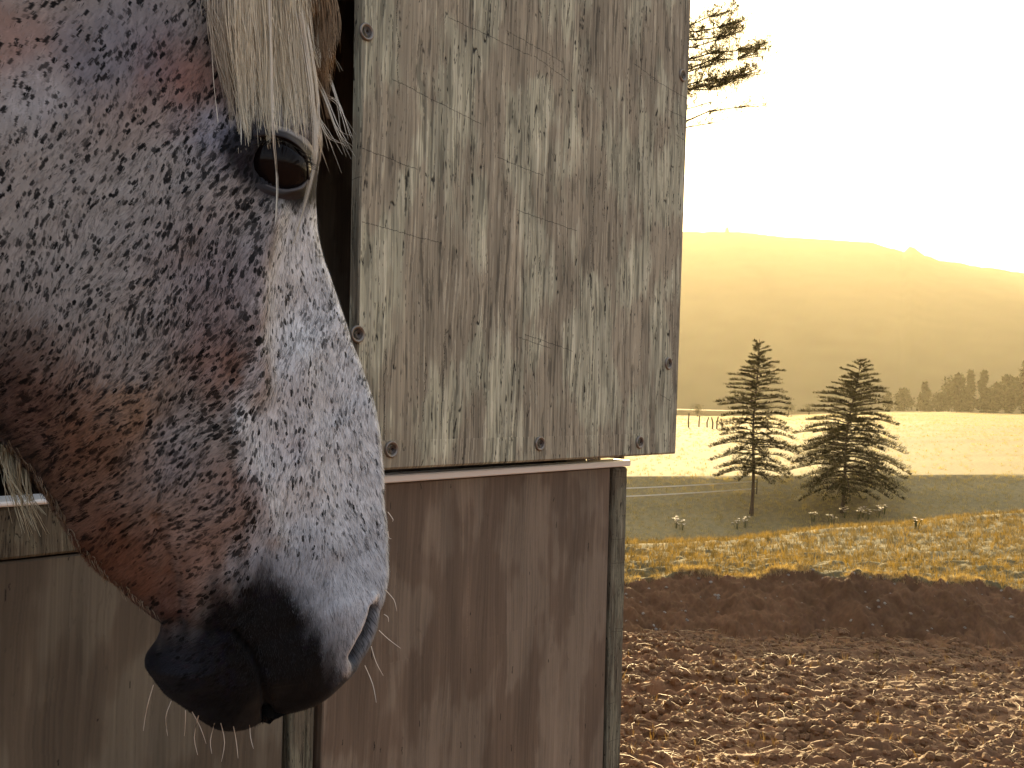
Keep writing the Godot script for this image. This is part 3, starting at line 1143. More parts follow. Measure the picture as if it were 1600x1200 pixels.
func coat(p0: Vector2) -> Color:
	var p := p0 + Vector2(n_coat.get_noise_2d(p0.x * 2.0, p0.y), n_coat.get_noise_2d(p0.x, p0.y * 2.0 + 500.0)) * 34.0
	# colours of the coat, linear
	var c := Vector3(0.29, 0.262, 0.238)
	var blend := func(a: Vector3, b: Vector3, w: float) -> Vector3: return a.lerp(b, clampf(w, 0.0, 1.0))
	# pale grey front of the face
	var edge := table([-300, 250, 330, 480, 590, 620, 700, 800, 880, 960], [560, 500, 410, 388, 392, 352, 372, 382, 372, 400], p.y)
	c = blend.call(c, Vector3(0.62, 0.635, 0.65), smoothstep(-14.0, 22.0, p.x - edge))
	c = blend.call(c, Vector3(0.46, 0.485, 0.52), smoothstep(760.0, 880.0, p.y) * smoothstep(350.0, 420.0, p.x))
	for g in [
		[245, 105, 52, 0.20, 0.075, 0.045, 0.9], [290, 130, 55, 0.22, 0.09, 0.06, 0.8], [190, 170, 60, 0.30, 0.22, 0.18, 0.7],
		[140, 95, 75, 0.15, 0.15, 0.18, 0.75], [215, 55, 80, 0.20, 0.20, 0.23, 0.7], [330, 215, 45, 0.17, 0.17, 0.22, 0.7], [20, 70, 70, 0.30, 0.17, 0.13, 0.8], [45, 150, 60, 0.40, 0.40, 0.41, 0.7],
		[330, 430, 95, 0.24, 0.20, 0.21, 0.7], [340, 540, 70, 0.22, 0.15, 0.145, 0.7], [360, 585, 38, 0.22, 0.11, 0.07, 0.8],
		[110, 690, 95, 0.24, 0.105, 0.045, 0.9], [210, 640, 50, 0.26, 0.14, 0.07, 0.7], [30, 645, 70, 0.14, 0.06, 0.035, 0.85], [10, 705, 78, 0.02, 0.012, 0.01, 0.95],  # last patch blackens the throat: shade put into the coat colour
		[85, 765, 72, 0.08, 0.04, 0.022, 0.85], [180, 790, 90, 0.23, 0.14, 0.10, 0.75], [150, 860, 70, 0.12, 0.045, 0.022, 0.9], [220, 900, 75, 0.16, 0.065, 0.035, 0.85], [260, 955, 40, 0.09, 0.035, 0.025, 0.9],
		[330, 840, 75, 0.25, 0.145, 0.105, 0.8], [300, 890, 50, 0.27, 0.18, 0.15, 0.7], [285, 720, 55, 0.22, 0.19, 0.20, 0.6], [365, 760, 40, 0.26, 0.17, 0.14, 0.7],
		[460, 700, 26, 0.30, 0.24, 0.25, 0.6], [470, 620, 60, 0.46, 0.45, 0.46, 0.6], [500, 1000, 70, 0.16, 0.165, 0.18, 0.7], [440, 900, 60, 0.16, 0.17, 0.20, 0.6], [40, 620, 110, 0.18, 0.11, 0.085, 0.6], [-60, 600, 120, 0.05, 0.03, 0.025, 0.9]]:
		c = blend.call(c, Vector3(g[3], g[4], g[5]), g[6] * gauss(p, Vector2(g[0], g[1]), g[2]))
	# pigmented skin: eye surround, muzzle, lips; then painted sheen and nostril light and shade
	var ey := Vector2((p0.x - 422.0) / 84.0, (p0.y - 264.0 - 0.34 * (p0.x - 434.0)) / 66.0).length()
	c = blend.call(c, Vector3(0.022, 0.020, 0.024), 1.0 - smoothstep(0.82, 1.12, ey + 0.12 * n_coat.get_noise_2d(p0.x * 6.0, p0.y * 6.0)))
	var rag := 60.0 * n_coat.get_noise_2d(p0.x * 3.0, p0.y * 0.8) + 20.0 * n_coat.get_noise_2d(p0.x * 12.0, p0.y * 2.0)
	var line := table([200, 300, 340, 390, 440, 480, 520, 555, 590, 640], [960, 985, 915, 895, 905, 960, 1030, 1035, 990, 930], p0.x)
	var mz := smoothstep(-60.0, 45.0, p0.y - line + 0.6 * rag)
	c = blend.call(c, Vector3(0.006, 0.0055, 0.007), mz)
	c = blend.call(c, Vector3(0.022, 0.021, 0.026), 0.8 * gauss(p, Vector2(285, 1025), 50))  # greyish sheen on the black chin, painted into the colour
	c = blend.call(c, Vector3(0.005, 0.0045, 0.006), 0.9 * gauss(p, Vector2(440, 960), 42))
	c = blend.call(c, Vector3(0.008, 0.007, 0.008), ridge(p0, PackedVector2Array([Vector2(584, 952), Vector2(572, 990), Vector2(554, 1028)]), 9.0))  # shade inside the nostril, painted near black
	c = blend.call(c, Vector3(0.62, 0.57, 0.53), 0.85 * ridge(p0, PackedVector2Array([Vector2(585, 930), Vector2(562, 974), Vector2(549, 1014), Vector2(540, 1050)]), 4.5))  # backlight along the nostril rim, painted as a pale line
	c *= 1.0 + 0.22 * n_coat.get_noise_2d(p0.x * 2.6, p0.y * 2.6)
	return Color(maxf(c.x, 0.004), maxf(c.y, 0.004), maxf(c.z, 0.004))

func lie(p: Vector2) -> float:
	# direction the hair lies in, degrees from the photo's horizontal
	var ang := 60.0
	ang = lerpf(ang, 32.0, smoothstep(520.0, 700.0, p.y) * smoothstep(420.0, 340.0, p.x))
	ang = lerpf(ang, 84.0, smoothstep(370.0, 430.0, p.x))
	ang = lerpf(ang, 100.0, smoothstep(430.0, 560.0, p.x) * smoothstep(500.0, 800.0, p.y))
	return ang + 26.0 * n_bend.get_noise_2d(p.x, p.y)

var n_bend := noise(44, 0.006)

func coat_hair(horse: Node3D, base: Vector3, cc: PackedColorArray, uv: PackedVector2Array, fleck_im: Image) -> void:
	# short fur standing slightly off the skin
	var b := MB.new()
	b.col = Color.WHITE
	var s := b.v.size()
	var nn := Vector3(0, 0, 1)
	for k in 4:
		var t := k / 3.0
		var w := 0.5 * (1.0 - 0.85 * t * t)
		b.vert(Vector3(-w, t, 0.10 * t * t), nn, Color.WHITE)
		b.vert(Vector3(w, t, 0.10 * t * t), nn, Color.WHITE)
	for k in 3:
		b.tri(s + k * 2, s + k * 2 + 1, s + k * 2 + 3)
		b.tri(s + k * 2, s + k * 2 + 3, s + k * 2 + 2)
	var g := RandomNumberGenerator.new()
	g.seed = 61
	var xf := []
	var col := PackedColorArray()
	var tries := 0
	var nostril := PackedVector2Array([Vector2(584, 952), Vector2(572, 990), Vector2(554, 1028)])
	var right := cam_basis.x
	var up := cam_basis.y
	while xf.size() < 60000 and tries < 1200000:
		tries += 1
		var r := g.randi_range(50, HR - 4)
		var j := g.randi_range(0, HM - 3)
		var k := r * HC + j
		var q := hq[r * HM + j]
		if q.x < -40 or q.y < -50:
			continue
		var e1 := hp[k + 1] - hp[k]
		var e2 := hp[k + HC] - hp[k]
		if g.randf() * 7.0e-6 > e1.cross(e2).length():
			continue
		var n := hn[k]
		var pos := hp[k] + e1 * g.randf() + e2 * g.randf()
		if n.dot((EYE - pos).normalized()) < -0.35:
			continue
		var im := to_px(pos)
		var p := Vector2(im.x, im.y)
		if p.y > 930 and p.x > 530 and ridge(p, nostril, 1.0) + (1.0 if poly_dist(p, nostril) < 11.0 else 0.0) > 0.5:
			continue
		if Vector2((p.x - 430.0) / 64.0, (p.y - 257.0) / 52.0).length() < 1.0:
			continue
		var a := deg_to_rad(lie(p) + g.randfn(0.0, 10.0))
		var dir := -(right * cos(a) + up * sin(a))
		dir = (dir - n * n.dot(dir)).normalized()
		if dir.length() < 0.5:
			continue
		var y := (dir + n * g.randf_range(0.10, 0.42)).normalized()
		var x := y.cross(n).normalized()
		var z := x.cross(y)
		var black := smoothstep(860.0, 960.0, p.y)
		var ln := g.randf_range(0.0028, 0.0056) * lerpf(1.0, 0.5, black)
		xf.append(Transform3D(Basis(x * g.randf_range(0.00022, 0.0004), y * ln, z * ln), pos - n * 0.0002))
		var c := cc[k]
		var m := g.randf_range(0.72, 1.22)
		if g.randf() < 0.05:
			m *= 0.4
		var uu := uv[k].lerp(uv[k + 1], 0.5)
		var tx := fleck_im.get_pixel(clampi(int(uu.x * 2048.0), 0, 2047), clampi(int((uv[k].y + 0.5 / 310.0) * 2048.0), 0, 2047)).r
		m *= tx * tx
		col.append(Color(c.r * m, c.g * m, c.b * m))
	M.fur = vmat(0.55, 0.3)
	M.fur.backlight_enabled = true
	M.fur.backlight = Color(0.25, 0.24, 0.22)
	var o := multi("coat_hair", b.mesh(), M.fur, xf, col, horse)
	o.position = -base

func coat_flecks() -> Image:
	# dark ticking hairs in the roan coat, laid along the lie of the hair
	var S := 2048
	var px := PackedByteArray()
	px.resize(S * S)
	px.fill(236)
	var g := RandomNumberGenerator.new()
	g.seed = 99
	var thick := noise(45, 0.02)
	for pass_k in 3:
		var want: int = [44000, 5500, 2700][pass_k]
		var made := 0
		var tries := 0
		while made < want and tries < want * 12:
			tries += 1
			var r := g.randi_range(40, HR - 3)
			var j := g.randi_range(2, HM - 4)
			var k := r * HM + j
			var e1 := hq[k + 1] - hq[k]
			var e2 := hq[k + HM] - hq[k]
			var det := e1.x * e2.y - e1.y * e2.x
			if g.randf() * 60.0 > absf(det) or absf(det) < 0.5:
				continue
			var p := hq[k] + e1 * 0.5 + e2 * 0.5
			if p.x < -260 or p.y < -260:
				continue
			var ang := lie(p) + g.randfn(0.0, 9.0)
			var dir := Vector2(cos(deg_to_rad(ang)), -sin(deg_to_rad(ang)))
			var dark := 1.0
			var ln := 0.0
			var wd := 0.0
			if pass_k == 0:
				dark = g.randf_range(0.88, 1.09)
				ln = g.randf_range(8.0, 18.0)
				wd = 0.9
			else:
				var nose := smoothstep(380.0, 420.0, p.x)
				var keep := 1.0 - 0.55 * nose - 0.5 * smoothstep(840.0, 900.0, p.y) - 0.35 * smoothstep(700.0, 780.0, p.y) * smoothstep(330.0, 250.0, p.x)
				keep *= 0.55 + 0.9 * (thick.get_noise_2d(p.x, p.y) + 0.4)
				if g.randf() > keep:
					continue
				if pass_k == 1:
					dark = g.randf_range(0.18, 0.65)
					ln = g.randf_range(4.0, 9.0)
					wd = g.randf_range(1.5, 3.0)
				else:
					dark = g.randf_range(0.02, 0.25)
					ln = g.randf_range(6.0, 15.0) * (0.75 if nose > 0.5 else 1.0)
					wd = g.randf_range(3.0, 5.6) * (0.7 if nose > 0.5 else 1.0)
			made += 1
			# photo step -> texture step through the surface
			var u0 := Vector2(0, 0)
			var du := (0.5 - 0.5 * cos(PI * (j + 1) / (HM - 1.0)) - 0.5 + 0.5 * cos(PI * j / (HM - 1.0))) * 0.65 + 0.35 / (HM - 1.0)
			var sj := lerpf(0.5 - 0.5 * cos(PI * j / (HM - 1.0)), float(j) / (HM - 1.0), 0.35)
			u0 = Vector2((sj + du * g.randf()) * S, ((r + g.randf()) / 310.0) * S)
			var tx := du * S
			var ty := S / 310.0
			var i1 := Vector2(e2.y * tx, -e1.y * ty) / det
			var i2 := Vector2(-e2.x * tx, e1.x * ty) / det
			var ax := i1 * dir.x + i2 * dir.y
			var perp := Vector2(-dir.y, dir.x)
			var bx := i1 * perp.x + i2 * perp.y
			var na := clampi(int(ax.length() * ln * 1.1) + 1, 2, 60)
			var nb := clampi(int(bx.length() * wd * 1.3) + 1, 1, 24)
			var cv := g.randf_range(-0.25, 0.25)
			for ia in na:
				var fa := (ia + 0.5) / na - 0.5
				for ib in nb:
					var fb := (ib + 0.5) / nb - 0.5
					if absf(fb) > 0.5 * sqrt(1.0 - 3.2 * fa * fa if fa * fa < 0.31 else 0.0):
						continue
					var q := u0 + ax * (fa * ln) + bx * (fb * wd + cv * fa * fa * ln)
					var xi := int(q.x)
					var yi := int(q.y)
					if xi >= 0 and yi >= 0 and xi < S and yi < S:
						var o := yi * S + xi
						if pass_k == 0:
							px[o] = clampi(int(px[o] * dark), 130, 255)
						else:
							px[o] = mini(px[o], int(236.0 * sqrt(dark)))
	return Image.create_from_data(S, S, false, Image.FORMAT_L8, px)

func horse_eye(horse: Node3D, base: Vector3) -> void:
	M.eye = mat(0.006, 0.004, 0.004, 0.045, 0.24)
	M.lid = vmat(0.5, 0.3)
	var k := near_vertex(438, 312)
	var k2 := near_vertex(400, 205)
	var dep := (to_px(hp[k]).z + to_px(hp[k2]).z) * 0.5
	var R := 0.030
	var ctr := at(425, 257, dep + 0.0300)
	var sp := SphereMesh.new()
	sp.radius = R
	sp.height = R * 2.0
	sp.radial_segments = 48
	sp.rings = 24
	var eye := part("eye", sp, M.eye, horse, ctr - base)
	var upper := [Vector2(382, 239), Vector2(394, 226), Vector2(415, 218), Vector2(439, 219), Vector2(460, 230), Vector2(475, 249), Vector2(480, 278)]
	var lower := [Vector2(382, 239), Vector2(387, 258), Vector2(400, 275), Vector2(420, 287), Vector2(443, 294), Vector2(466, 290), Vector2(480, 278)]
	# skin round the eye, from the edge of the lids out into the coat
	var ev := []
	for r in range(60, HR):
		for j in HM:
			var im := to_px(hp[r * HC + j])
			if im.x > 330 and im.x < 540 and im.y > 150 and im.y < 380 and hn[r * HC + j].dot(EYE - hp[r * HC + j]) > 0.0:
				ev.append([Vector2(im.x, im.y), hp[r * HC + j]])
	var mid := Vector2(430, 256)
	var N := 64
	var rows := 8
	var p := PackedVector3Array()
	var cc := PackedColorArray()
	p.resize(N * rows)
	cc.resize(N * rows)
	var ops := []
	for q in N:
		var u := q / float(N) * 12.0
		var i: Vector2 = curve_at(upper, u) if u <= 6.0 else curve_at(lower, 12.0 - u)
		var o := mid + (i - mid) * (1.60 if u <= 6.0 else 1.55)
		var best := 1e9
		var op := Vector3.ZERO
		for e in ev:
			var dd: float = e[0].distance_squared_to(o)
			if dd < best:
				best = dd
				op = e[1]
		ops.append(op)
	for it in 3:
		var sm := []
		for q in N:
			sm.append((ops[(q + N - 1) % N] + ops[q] * 2.0 + ops[(q + 1) % N]) * 0.25)
		ops = sm
	for q in N:
		var u := q / float(N) * 12.0
		var i: Vector2 = curve_at(upper, u) if u <= 6.0 else curve_at(lower, 12.0 - u)
		var is_up := u <= 6.0
		var o := mid + (i - mid) * (1.60 if is_up else 1.55)
		var op: Vector3 = ops[q]
		var ip := on_sphere(i, ctr, R + 0.0004) - ctr
		op -= ctr
		var fw := (EYE - ctr).normalized()
		op -= fw * 0.0006
		for r in rows:
			var t2 := r / (rows - 1.0)
			var v := ip.lerp(op, t2) + fw * (0.0060 if is_up else 0.0045) * sin(PI * pow(t2, 0.6))
			if r == 0:
				v -= fw * 0.004
			p[r * N + q] = v
			cc[r * N + q] = coat(i.lerp(o, t2)) if r > 4 else (Color(0.016, 0.013, 0.013) if is_up or r != 1 else Color(0.10, 0.09, 0.085))
	var fl: bool = grid_normals(p, rows, N, true, false)[3 * N + 8].dot(EYE - ctr) < 0.0
	part("eyelid", grid_mesh(p, rows, N, true, cc, PackedVector2Array(), fl), M.lid, eye)

	var lash := MB.new()
	var lg := RandomNumberGenerator.new()
	lg.seed = 8
	for q in 46:
		var u := lg.randf_range(0.6, 5.4)
		var i: Vector2 = curve_at(upper, u)
		var st := on_sphere(i, ctr, R + 0.003) - ctr
		var fw := (EYE - ctr).normalized()
		var sd := cam_basis.x * ((i.x - mid.x) * 0.00022 + lg.randfn(0, 0.0015)) - cam_basis.y * lg.randf_range(0.002, 0.007)
		lash.tube(PackedVector3Array([st, st + fw * 0.006 + sd * 0.4, st + fw * 0.011 + sd]), PackedFloat32Array([0.0003, 0.00025, 0.0001]), 3, Color(0.02, 0.017, 0.015))
	part("eyelashes", lash.mesh(), M.hair, eye).set_meta("kind", "stuff")

func on_sphere(p: Vector2, ctr: Vector3, R: float) -> Vector3:
	var d := ray(p.x, p.y).normalized()
	var o := EYE - ctr
	var bq := o.dot(d)
	var disc := bq * bq - o.length_squared() + R * R
	if disc > 0.0:
		return EYE + d * (-bq - sqrt(disc))
	return EYE + d * (-bq + 0.0)

func strand(b: MB, pix: Array, lift0: float, lift1: float, r0: float, c0: Color, c1: Color, segs := 9, push := 0.0) -> void:
	# a hair that follows points of the photo lying on the head, lifted off the skin
	var pts := PackedVector3Array()
	var rad := PackedFloat32Array()
	var last := -1.0
	for k in segs:
		var t := float(k) / (segs - 1)
		var p: Vector2 = curve_at(pix, t * (pix.size() - 1))
		var dp := surf_depth(p.x, p.y)
		if last > 0.0:
			dp = lerpf(last, dp, 0.45)
		last = dp
		pts.append(at(p.x, p.y, dp - lerpf(lift0, lift1, t) + push * t))
		rad.append(r0 * (1.0 - 0.75 * t * t))
	b.tube(pts, rad, 3, c0, c1)

func horse_hair(horse: Node3D, base: Vector3) -> void:
	var b := MB.new()
	var g := RandomNumberGenerator.new()
	g.seed = 12
	for cl in 210:
		var f := g.randf()
		var dark := f > 0.86
		var rx := lerpf(352, 470, f) + g.randfn(0, 4)
		var mx := lerpf(330, 508, pow(f, 0.95)) + g.randfn(0, 5)
		var ex := lerpf(346, 520, f) + g.randfn(0, 6)
		var ey := table([0.0, 0.1, 0.22, 0.34, 0.45, 0.55, 0.66, 0.78, 0.88, 1.0], [120, 190, 215, 185, 215, 200, 225, 238, 180, 150], f) + g.randfn(0, 34)
		if g.randf() < 0.3:
			ey -= g.randf_range(20, 60)
		ey = lerpf(40.0, ey, pow(g.randf(), 0.62))
		var lift := g.randf_range(0.004, 0.016) * (0.6 if dark else 1.0)
		var tone := Color(0.56, 0.49, 0.35).lerp(Color(0.78, 0.70, 0.53), g.randf())
		if dark:
			tone = Color(0.20, 0.13, 0.075).lerp(Color(0.36, 0.26, 0.16), g.randf())
		elif f < 0.16:
			tone = tone.lerp(Color(0.30, 0.26, 0.22), 0.6)
		for s in 15:
			var w := g.randfn(0, 6.5)
			var e := Vector2(ex + w * 0.18 + g.randfn(0, 1.4), minf(ey, 214.0 if f < 0.72 else 300.0) + g.randfn(0, 12))
			var m := Vector2(lerpf(mx, ex, 0.45) + w * 0.9 + 3.0 * g.randfn(0, 1), ey * 0.55)
			strand(b, [Vector2(rx + w, -150 + g.randfn(0, 10)), Vector2(mx + w, -5 + g.randfn(0, 8)), m, e], lift + g.randf_range(0.0, 0.006), 0.0025 + lift * 0.4, g.randf_range(0.00022, 0.00038), tone * g.randf_range(0.6, 1.15), tone * g.randf_range(0.75, 1.2), 10)
	# single locks the photo shows: across the eye, beside it, and flying off the forehead
	for lk in [
		[[Vector2(420, -20), Vector2(424, 110), Vector2(427, 215), Vector2(433, 282), Vector2(431, 345)], 9, 1.2, 0.034],
		[[Vector2(470, 20), Vector2(486, 130), Vector2(493, 215), Vector2(488, 270), Vector2(474, 325)], 20, 3.4, 0.018],
		[[Vector2(480, 40), Vector2(497, 150), Vector2(494, 240), Vector2(482, 300), Vector2(459, 380)], 10, 2.0, 0.016],
		[[Vector2(366, 60), Vector2(371, 140), Vector2(376, 200), Vector2(377, 224)], 5, 1.0, 0.010],
		[[Vector2(330, 60), Vector2(334, 130), Vector2(341, 190)], 4, 1.0, 0.008],
		[[Vector2(478, 90), Vector2(505, 145), Vector2(527, 200), Vector2(547, 236)], 9, 2.0, 0.010],
		[[Vector2(490, 60), Vector2(515, 120), Vector2(530, 165), Vector2(552, 232)], 6, 1.6, 0.006],
		[[Vector2(500, 20), Vector2(514, 70), Vector2(524, 115)], 5, 1.5, 0.004],
		[[Vector2(482, 150), Vector2(497, 185), Vector2(510, 212), Vector2(530, 240)], 8, 1.8, 0.012],
		[[Vector2(490, 180), Vector2(500, 225), Vector2(503, 262)], 5, 1.4, 0.008],
		[[Vector2(508, 150), Vector2(528, 165), Vector2(542, 205)], 4, 1.4, 0.004]]:
		for s in lk[1]:
			var pts := []
			var o: Vector2 = Vector2(g.randfn(0, 1.0), g.randfn(0, 1.0)) * lk[2]
			for q in lk[0].size():
				pts.append(lk[0][q] + o * (0.6 + (1.1 if lk[0][-1].x > 495 else -0.2) * q / (lk[0].size() - 1.0)) + Vector2(g.randfn(0, 0.5), g.randfn(0, 2.0)))
			if lk[0][-1].x > 495:
				pts[-1] += Vector2(g.randfn(0, 7), g.randfn(-4, 13))
			var tone := Color(0.58, 0.53, 0.43).lerp(Color(0.74, 0.69, 0.58), g.randf())
			strand(b, pts, lk[3], 0.006 if lk[3] < 0.03 else 0.016, g.randf_range(0.00018, 0.00032), tone, tone, 12)
	part("forelock", b.mesh(), M.hair, horse, -base)
	# whiskers on lips and nostril, beard under the jaw
	b = MB.new()
	for wk in [[602, 922, 620, 955], [600, 960, 607, 972], [592, 985, 626, 1013], [580, 1010, 599, 1056], [570, 1040, 588, 1098], [606, 800, 613, 815], [606, 830, 612, 842], [300, 1112, 322, 1162], [310, 1118, 309, 1180], [335, 1130, 331, 1178], [345, 1130, 346, 1190], [268, 1095, 262, 1150], [214, 1115, 224, 1142], [290, 1110, 288, 1150], [365, 1135, 372, 1185], [390, 1133, 396, 1170]]:
		var a := Vector2(wk[0], wk[1])
		var e := Vector2(wk[2], wk[3])
		if wk[0] == 214:
			a = Vector2(240, 1070)
		var m := (a + e) * 0.5 + Vector2(g.randfn(0, 2.5), g.randfn(0, 2.5))
		b = MB.new()
		strand(b, [a, m, e], 0.0, 0.004, 0.00042, Color(0.55, 0.46, 0.36), Color(0.62, 0.52, 0.42), 7)
		part("whisker", b.mesh(), M.hair, horse, -base)
	b = MB.new()
	for s in 150:
		var f := g.randf()
		var q: Vector2 = curve_at(t_back, lerpf(9.0, 19.0, pow(f, 1.3)))
		q += Vector2(g.randf_range(0, 9), g.randf_range(-9, 0))
		var ln := lerpf(46, 12, sqrt(f)) * g.randf_range(0.4, 1.2)
		var e := q + Vector2(g.randf_range(0.05, 0.5), 1.0) * ln
		var tone := Color(0.16, 0.11, 0.07).lerp(Color(0.36, 0.30, 0.22), g.randf())
		strand(b, [q, (q + e) * 0.5 + Vector2(g.randfn(0, 2), -2), e], 0.0, 0.003, g.randf_range(0.0002, 0.00036), tone * 0.7, tone, 5)
	for s in 70:   # longer pale tuft behind the chin groove of the jaw
		var x := g.randf_range(-6, 46)
		var q := Vector2(x, 692 + x * 1.05)
		var e := q + Vector2(g.randf_range(12, 36), g.randf_range(60, 120))
		var tone := Color(0.40, 0.36, 0.24).lerp(Color(0.58, 0.53, 0.38), g.randf())
		strand(b, [q, (q + e) * 0.5 + Vector2(-6, 6), e], 0.0, 0.004, g.randf_range(0.00022, 0.0004), tone * 0.7, tone, 6)
	part("beard", b.mesh(), M.hair, horse, -base)

func horse_ears(horse: Node3D, base: Vector3) -> void:
	for sg in [-1.0, 1.0]:
		var rows := 14
		var cols := 16
		var p := PackedVector3Array()
		var cc := PackedColorArray()
		for r in rows:
			var t := r / (rows - 1.0)
			var w := 0.040 * pow(sin(PI * (0.18 + 0.82 * t)), 0.8) * (1.0 - 0.2 * t)
			if r == rows - 1:
				w = 0.001
			for q in cols:
				var a := TAU * q / cols
				var cup := 0.35 * w * maxf(0.0, cos(a))
				var l := Vector3(cos(a) * w * 0.55 - cup, 0.17 * t, sin(a) * w)
				p.append(head_world(Vector3(-0.06 + 0.02 * t, 0.43, sg * (0.055 + 0.01 * t)) + l))
				cc.append(Color(0.30, 0.27, 0.26))
		part("ear", grid_mesh(p, rows, cols, true, cc, PackedVector2Array(), sg > 0.0), M.hair, horse, -base)

# ---------------------------------------------------------------- trees
func ground_at(px: float, py: float, d0 := 2.0) -> Vector3:
	var r := ray(px, py)
	var d := d0
	while d < 260.0:
		var p := EYE + r * d
		if p.y <= terrain(p.x, -p.z).x:
			return Vector3(p.x, terrain(p.x, -p.z).x, p.z)
		d *= 1.004
	return EYE + r * 200.0

func twig_blade(b: MB, p: Vector3, dir: Vector3, ln: float, wid: float, c: Color) -> void:
	var side := dir.cross(Vector3.UP).normalized() * wid
	if side.length() < wid * 0.5:
		side = Vector3.RIGHT * wid
	var nn := (Vector3.UP + dir * 0.3).normalized()
	var s := b.v.size()
	b.vert(p - side * 0.4, nn, c)
	b.vert(p + dir * ln * 0.5 - side, nn, c)
	b.vert(p + dir * ln * 0.5 + side, nn, c)
	b.vert(p + dir * ln, nn, c)
	b.tri(s, s + 1, s + 2)
	b.tri(s + 1, s + 2, s + 3)

func cedar(label: String, base: Vector3, top: Vector3, fr: Array, wid: Array, sd: int, dens: float) -> void:
	var g := RandomNumberGenerator.new()
	g.seed = sd
	var t := thing("young_cedar", label, "conifer tree", base, "young cedars on the shaded bank")
	var H := top - base
	var b := MB.new()
	var pts := PackedVector3Array()
	var rad := PackedFloat32Array()
	var axis := func(f: float) -> Vector3: return Vector3(H.x * f * f + 0.03 * sin(f * 9.0), H.y * f, H.z * f)
	for k in 22:
		var f := k / 21.0
		pts.append(axis.call(f) - (Vector3(0, 0.1, 0) if k == 0 else Vector3.ZERO))
		rad.append(lerpf(0.062, 0.008, pow(f, 0.8)) * (1.35 if k == 0 else 1.0))
	b.tube(pts, rad, 8, Color(0.075, 0.052, 0.036))
	part("trunk", b.mesh(), M.bark, t)
	var limbs := MB.new()
	var crown := MB.new()
	var f := float(fr[0])
	while f < 0.985:
		var R := table(fr, wid, f)
		var cnt := 5 if f < 0.9 else 3
		var a0 := g.randf() * TAU
		for k in cnt:
			var a := a0 + TAU * k / cnt + g.randf_range(-0.4, 0.4)
			var L := R * g.randf_range(0.62, 1.12)
			var o: Vector3 = axis.call(clampf(f + g.randf_range(-0.008, 0.008), 0.0, 0.99))
			var out := Vector3(cos(a), 0, sin(a))
			var rise := lerpf(0.10, 0.55, f * f) + g.randf_range(-0.08, 0.08)
			var bp := PackedVector3Array()
			var br := PackedFloat32Array()
			for q in 7:
				var u := q / 6.0
				bp.append(o + out * L * u + Vector3.UP * L * (rise * u - (0.30 * (1.0 - f) + 0.16) * u * u) + Vector3(0, 0.012 * sin(u * 11.0 + a), 0))
				br.append(lerpf(0.016, 0.004, u) * (0.5 + 0.6 * L))
			limbs.tube(bp, br, 4, Color(0.07, 0.05, 0.035))
			var side := out.cross(Vector3.UP)
			var n := int(L * 80.0 * dens) + 8
			for q in n:
				var u := pow(g.randf(), 0.8)
				u = 0.12 + 0.88 * u
				var s0 := u * 6.0
				var p := bp[int(minf(s0, 5.0))].lerp(bp[int(minf(s0, 5.0)) + 1], s0 - minf(floor(s0), 5.0))
				var sg := 1.0 if g.randf() < 0.5 else -1.0
				var ln := L * 0.26 * (1.15 - 0.75 * u) * g.randf_range(0.5, 1.2) + 0.05
				var dir := (side * sg * g.randf_range(0.5, 1.0) + out * g.randf_range(0.3, 0.9) + Vector3.UP * g.randf_range(-0.12, 0.22)).normalized()
				var c := Color(0.070, 0.062, 0.028) * g.randf_range(0.6, 1.4)
				twig_blade(crown, p, dir, ln, 0.018 + 0.016 * g.randf(), c)
				for m in 3:   # upright needle rosettes on the twig
					var pp := p + dir * ln * g.randf_range(0.1, 0.95)
					twig_blade(crown, pp, (dir * 0.6 + Vector3.UP * g.randf_range(0.2, 1.0) + side * g.randf_range(-0.6, 0.6)).normalized(), g.randf_range(0.05, 0.09), 0.010, c * g.randf_range(0.8, 1.3))
			twig_blade(crown, bp[5], (bp[6] - bp[5]).normalized(), L * 0.2 + 0.06, 0.014, Color(0.055, 0.06, 0.028))
		f += lerpf(0.030, 0.024, f) * g.randf_range(0.8, 1.25)
	part("branches", limbs.mesh(), M.bark, t)
	part("crown", crown.mesh(), M.needle, t)

